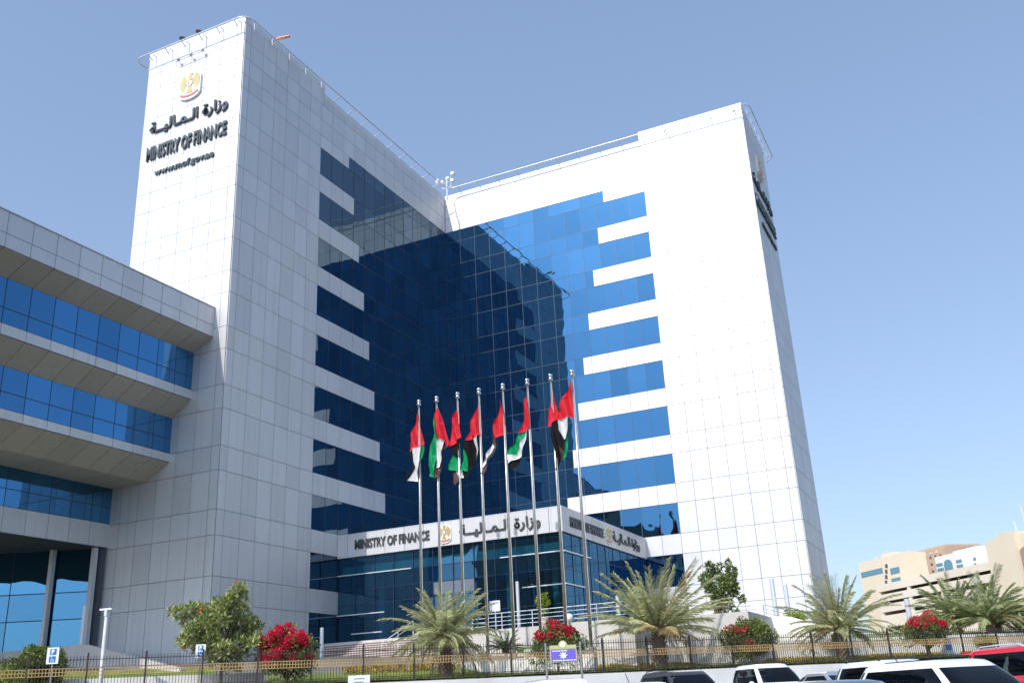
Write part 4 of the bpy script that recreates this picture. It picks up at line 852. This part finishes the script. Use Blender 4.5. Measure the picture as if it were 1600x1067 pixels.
# service box with blue side behind the fence
bx = empty('utility_cabinet', ts(49.6, 3.4, 1.5), math.atan2(HT.y,HT.x), label='blue and white utility cabinet right of the small bougainvillea', cat='cabinet')
b = MB(); b.box((-.5,0,0),(.5,.5,1.15)); b.build('body', 'white', bx); b = MB(); b.box((-.5,-.04,.45),(-.08,-.005,1.13)); b.build('door', pmat('cabinet_blue', (.05,.22,.55), .4), bx); b = MB(); b.box((-.53,-.05,1.152),(.53,.53,1.2)); b.build('lid', 'alu', bx)
# ------------------------------------------------------------------ cars
M['tyre'] = pmat('tyre_rubber', (.015,.015,.015), .8); M['rim'] = pmat('rim_alloy', (.5,.5,.52), .3, .9); M['trim'] = pmat('black_trim', (.02,.02,.022), .4); M['lampg'] = pmat('headlamp', (.7,.72,.75), .1, .2); M['lampr'] = pmat('tail_lamp', (.4,.01,.01), .2)
cg = bpy.data.materials.new('car_glass'); cg.use_nodes = True; cg.node_tree.nodes.clear(); M['cglass'] = cg
o_ = nd(cg, 'ShaderNodeOutputMaterial'); f_ = nd(cg, 'ShaderNodeFresnel'); f_.inputs[0].default_value = 1.55; t_ = nd(cg, 'ShaderNodeBsdfTransparent'); t_.inputs[0].default_value = (.34,.40,.40,1); g_ = nd(cg, 'ShaderNodeBsdfGlossy'); g_.inputs['Roughness'].default_value = .02; x_ = nd(cg, 'ShaderNodeMixShader')
lk(cg, f_.outputs[0], x_.inputs[0]); lk(cg, t_.outputs[0], x_.inputs[1]); lk(cg, g_.outputs[0], x_.inputs[2]); lk(cg, x_.outputs[0], o_.inputs[0])
M['cseat'] = pmat('seat_fabric', (.03,.03,.03), .9)
def carpaint(name, c, metal=0.):
    m = pmat(name, c, .28, metal); m.node_tree.nodes['Principled BSDF'].inputs['Coat Weight'].default_value = 1.; m.node_tree.nodes['Principled BSDF'].inputs['Coat Roughness'].default_value = .04; return m
def sup(a, e): c = math.cos(a); return math.copysign(abs(c)**(2/e), c)
def outline(xr, xf, w, n=64, e=5.):
    return [((xf+xr)/2+(xf-xr)/2*sup(2*math.pi*k/n, e), w*sup(2*math.pi*k/n-math.pi/2, e)) for k in range(n)]
def interp(tab, x):
    if x <= tab[0][0]: return tab[0][1]
    for (a,b_),(c,d_) in zip(tab, tab[1:]):
        if x <= c: q = (x-a)/(c-a); q = q*q*(3-2*q); return b_+(d_-b_)*q
    return tab[-1][1]
def car(name, loc, paint, label, L=4.6, W=1.85, H=1.65, belt=.98, gr0=-2.05, gr1=.95, rr0=-1.55, rr1=.25, hood=.92, rails=False, sunroof=False, pickup=False, spoiler=False, antenna=False):
    """x forward. gr0/gr1: greenhouse ends at the belt, rr0/rr1: at the roof"""
    root = empty(name, loc, math.atan2(-HS.y, -HS.x), label=label, cat=('pickup' if pickup else 'car'), group='cars parked in front of the retaining wall')
    n = 64; hw = W/2
    tail = belt-.38 if pickup else belt+.0
    top = [(-L/2, tail-.06), (-L/2+.25, tail), (gr0-.15, tail), (gr0+.15, belt), (gr1-.2, belt), (gr1+.25, hood+.02), (L/2-.35, hood-.12), (L/2, hood-.3)]
    levels = [(.22,.90,.96),(.34,.97,.99),(.55,1.,1.),(.78,1.,.995)]
    b = MB()
    def ring(xr, xf, w, zf):
        i = len(b.v)
        for (x,y) in outline(xr, xf, w, n): b.v.append((x, y, zf(x)))
        return i
    R_ = [ring(-L/2*lx, L/2*lx, hw*wy, (lambda x, z=z: z)) for z, wy, lx in levels]
    R_.append(ring(-L/2*.985, L/2*.975, hw*.985, lambda x: max(.8, interp(top, x)-.06)))
    R_.append(ring(-L/2*.965, L/2*.94, hw*.93, lambda x: interp(top, x)))
    for sc_ in (.7,.35,.02): R_.append(ring(-L/2*.965, L/2*.94, hw*.93*sc_, lambda x, q=sc_: interp(top, x)+.02*(1-q)))
    for a, c in zip(R_, R_[1:]):
        for k in range(n): b.f.append((a+k, a+(k+1)%n, c+(k+1)%n, c+k)); b.mi.append(0)
    b.f.append(tuple(R_[0]+k for k in range(n))[::-1]); b.mi.append(0); b.f.append(tuple(R_[-1]+k for k in range(n))); b.mi.append(0)
    body = b.build('body', paint, root, True)
    # greenhouse loft, split into body-coloured frame and glass panes
    n = 96; nv = 8; G = []; wb2, wt = hw*.90, hw*.70
    for j in range(nv+1):
        q = j/nv; z = belt-.03+(H-.07-belt+.03)*q; bul = math.sin(q*math.pi)*.03
        qq = q**1.15
        xr = gr0+(rr0-gr0)*qq-bul; xf = gr1+(rr1-gr1)*qq+bul*1.5; G.append([(x, y, z) for x, y in outline(xr, xf, wb2+(wt-wb2)*qq+bul, n, 6.)])
    fr = MB(); panes = {'windscreen': MB(), 'rear_window': MB(), 'side_window': MB(), 'side_window2': MB()}
    lines = [rr0+(rr1-rr0)*f_ for f_ in (.08,.50)]
    xa_, xb_ = gr0, gr1
    jm = nv//2; kinds = []
    for k in range(n):
        cx = (G[jm][k][0]+G[jm][(k+1)%n][0])/2; cy = (G[jm][k][1]+G[jm][(k+1)%n][1])/2; q = .5
        wloc = wb2+(wt-wb2)*q; xfl = gr1+(rr1-gr1)*q; xrl = gr0+(rr0-gr0)*q; kind = None
        if abs(cy) > wloc*.93 and xrl+.16 < cx < xfl-.14:
            if all(abs(cx-l_) > .045 for l_ in lines): kind = 'side_window' if cy < 0 else 'side_window2'
        elif abs(cy) < wloc*.88 and cx > xfl-.4: kind = 'windscreen'
        elif abs(cy) < wloc*.84 and cx < xrl+.4: kind = 'rear_window'
        kinds.append(kind)
    for j in range(nv):
        for k in range(n):
            q4 = [G[j][k], G[j][(k+1)%n], G[j+1][(k+1)%n], G[j+1][k]]; q = (j+.5)/nv
            kind = kinds[k] if .08 < q < .93 else None
            (panes[kind] if kind else fr).face(q4)
    Rf = [[(x, y, z) for x, y, z in G[nv]]]
    cxm = (rr0+rr1)/2
    for f_, dz in ((.93,.035),(.75,.06),(.4,.07),(.02,.075)): Rf.append([(cxm+(x-cxm)*f_, y*f_, H-.07+dz-.03*0) for x,y,z in G[nv]])
    for a, c in zip(Rf, Rf[1:]):
        for k in range(n): fr.face([a[k], a[(k+1)%n], c[(k+1)%n], c[k]])
    def weld(o):
        bm = bmesh.new(); bm.from_mesh(o.data); bmesh.ops.remove_doubles(bm, verts=bm.verts, dist=.0005); bm.to_mesh(o.data); bm.free()
        o.data.polygons.foreach_set('use_smooth', [True]*len(o.data.polygons)); return o
    weld(fr.build('roof', paint, root))
    for nm, mb in panes.items():
        if mb.f: weld(mb.build(nm.rstrip('2'), 'cglass', root))
    b = MB(); b.box((gr0+.12,-hw*.82,belt+.01),(gr1-.1,hw*.82,belt+.05)); b.build('cabin_floor', 'cseat', root)
    for sx_ in ((rr0+rr1)/2+.25, (rr0+rr1)/2-.55):
        for sy_ in (-.38,.38):
            b = MB(); b.box((sx_-.08,sy_-.22,belt+.05),(sx_+.06,sy_+.22,belt+(H-belt)*.42)); b.box((sx_-.06,sy_-.12,belt+(H-belt)*.48),(sx_+.03,sy_+.12,belt+(H-belt)*.72)); b.box((sx_-.02,sy_-.04,belt+(H-belt)*.40),(sx_+.0,sy_+.04,belt+(H-belt)*.5)); b.build('seat', 'cseat', root)
    if sunroof: b = MB(); b.box((cxm-.55,-.42,H-.03),(cxm+.62,.42,H+.008)); b.build('sunroof', 'cglass', root)
    if rails:
        for s_ in (-1,1): b = MB(); b.tube([(rr0+.28,s_*hw*.60,H-.05),(rr0+.42,s_*hw*.62,H+.015),(cxm,s_*hw*.63,H+.03),(rr1-.36,s_*hw*.62,H+.015),(rr1-.22,s_*hw*.60,H-.05)], .016, 6); b.build('roof_rail', 'trim' if rails == 2 else 'alu', root)
    if spoiler: b = MB(); b.box((rr0-.28,-hw*.6,H-.11),(rr0+.1,hw*.6,H-.05)); b.build('spoiler', paint, root)
    if antenna: b = MB(); b.tube([(rr0+.3,0,H),(rr0+.1,0,H+.22)], .01, 5); b.build('antenna', 'trim', root)
    for sx in (-L/2+.85, L/2-.85):
        for sy in (-1,1):
            w_ = empty('wheel'); w_.parent = root; w_.location = (sx, sy*(hw-.1), .33)
            b = MB(); b.tube([(0,-.11,0),(0,-.1,0),(0,.1,0),(0,.11,0)], [.29,.33,.33,.29], 24); b.build('tyre', 'tyre', w_)
            b = MB(); b.tube([(0,-.12,0),(0,.12,0)], .20, 5); b.tube([(0,-.116,0),(0,.116,0)], .22, 20); b.build('rim', 'rim', w_)
    for sy in (-1,1):
        b = MB(); b.ball((L/2-.16,sy*hw*.68,.70), .17, nu=10, nv=6, sq=.5); b.build('headlight', 'lampg', root, True)
        b = MB(); b.ball((-L/2+.12,sy*hw*.76,.82), .15, nu=10, nv=6, sq=.7); b.build('tail_light', 'lampr', root, True)
        b = MB(); b.ball((gr1-.3,sy*(hw+.08),belt+.04), .1, nu=10, nv=6, sq=.75); b.build('wing_mirror', paint, root, True)
    b = MB(); b.box((L/2-.09,-.5,.45),(L/2+.005,.5,.68)); b.build('grille', 'trim', root)
    return root
P_w = carpaint('white_car_paint', (.78,.78,.80)); P_w2 = carpaint('pearl_white_car_paint', (.72,.73,.76)); P_d = carpaint('brown_grey_car_paint', (.05,.04,.04), .4); P_s = carpaint('silver_car_paint', (.48,.49,.52), .6); P_r = carpaint('red_car_paint', (.55,.01,.02)); P_g = carpaint('grey_car_paint', (.22,.23,.25), .6)
def place(px, d): v = at(px, 1.)*d; v = Vector((v.x, v.y, 0)); v.z = gh(v); return v
suv = dict(L=4.6, H=1.68, gr0=-2.1, gr1=1.0, rr0=-1.75, rr1=.3)
car('parked_car', place(1492,16.5), P_w, 'white crossover with dark glass roof nearest the camera at the right', **{**suv, 'H':1.60}, sunroof=True, antenna=True)
car('parked_car', place(1638,22.5), P_r, 'red sport utility car with silver roof rails at the right edge', **{**suv, 'H':1.88,'L':4.9,'W':1.95,'belt':1.15,'hood':1.1}, rails=1, spoiler=True)
car('parked_car', place(1405,25), P_w2, 'white car with roof rails behind the nearest white crossover', **{**suv, 'H':1.70}, rails=2, spoiler=True)
car('parked_car', place(1312,30), P_s, 'silver sedan between the white pickup and the white crossover', H=1.47, gr0=-1.9, gr1=1.0, rr0=-1.05, rr1=.15)
car('parked_pickup', place(1190,33), P_w, 'white double cab pickup in front of the retaining wall', L=5.2, W=1.85, H=1.78, belt=1.12, gr0=-.95, gr1=1.35, rr0=-.75, rr1=.75, hood=1.08, pickup=True)
car('parked_car', place(1068,28.5), P_d, 'dark brown car below the trunk of the largest palm', **{**suv, 'H':1.68}, sunroof=True, rails=2)
car('parked_car', place(1002,22), P_w2, 'white car of which only the roof top shows left of the dark car', H=1.42, gr0=-1.9, gr1=1.0, rr0=-1.05, rr1=.15, antenna=True)
car('parked_car', place(876,24), P_w, 'white car with dark rear screen below the purple board', **{**suv, 'H':1.58})
car('parked_car', place(1302,10.5), P_g, 'grey car of which only a roof sliver shows at the lower edge', H=1.40, gr0=-1.8, gr1=1.0, rr0=-.95, rr1=.15)
# ------------------------------------------------------------------ light
w = bpy.data.worlds.new('World'); sc.world = w; w.use_nodes = True; nt = w.node_tree
bg = nt.nodes['Background']; sky = nt.nodes.new('ShaderNodeTexSky'); sky.sky_type = 'NISHITA'; sky.sun_disc = False
SUN = Vector((-.2,-1.,.985)).normalized()
sky.sun_elevation = math.asin(SUN.z); sky.sun_rotation = math.atan2(SUN.x, SUN.y)
sky.air_density = 1.0; sky.dust_density = 1.0; sky.ozone_density = 1.6; sky.altitude = 0
gm = nt.nodes.new('ShaderNodeGamma'); gm.inputs[1].default_value = .54; mlt = nt.nodes.new('ShaderNodeVectorMath'); mlt.operation = 'MULTIPLY'; mlt.inputs[1].default_value = (1.16, 1.33, 1.60)
nt.links.new(sky.outputs[0], gm.inputs[0]); nt.links.new(gm.outputs[0], mlt.inputs[0]); # bright hazy aureole on the sun's side of the sky (behind the camera)
tcw = nt.nodes.new('ShaderNodeTexCoord'); dt = nt.nodes.new('ShaderNodeVectorMath'); dt.operation = 'DOT_PRODUCT'; dt.inputs[1].default_value = SUN
mx0 = nt.nodes.new('ShaderNodeMath'); mx0.operation = 'MAXIMUM'; mx0.inputs[1].default_value = 0.; pw = nt.nodes.new('ShaderNodeMath'); pw.operation = 'POWER'; pw.inputs[1].default_value = 7.
ma = nt.nodes.new('ShaderNodeMath'); ma.operation = 'MULTIPLY_ADD'; ma.inputs[1].default_value = 2.3; ma.inputs[2].default_value = 1.
sc2 = nt.nodes.new('ShaderNodeVectorMath'); sc2.operation = 'SCALE'
nrm = nt.nodes.new('ShaderNodeVectorMath'); nrm.operation = 'NORMALIZE'
for a_, b_ in ((tcw.outputs['Generated'], nrm.inputs[0]), (nrm.outputs[0], dt.inputs[0]), (dt.outputs['Value'], mx0.inputs[0]), (mx0.outputs[0], pw.inputs[0]), (pw.outputs[0], ma.inputs[0]), (mlt.outputs[0], sc2.inputs[0]), (ma.outputs[0], sc2.inputs['Scale']), (sc2.outputs[0], bg.inputs[0])): nt.links.new(a_, b_); bg.inputs[1].default_value = .15
sl = bpy.data.lights.new('sun', 'SUN'); sl.energy = 2.15; sl.angle = R(.53); sl.color = (1., .95, .87)
so = bpy.data.objects.new('sun', sl); col.objects.link(so); so.rotation_euler = SUN.to_track_quat('Z', 'Y').to_euler(); so.location = (0,0,60)
vs = sc.view_settings; vs.view_transform = 'Standard'; vs.look = 'None'; vs.gamma = 1; vs.use_curve_mapping = False; vs.exposure = .7
sc.render.engine = 'CYCLES'
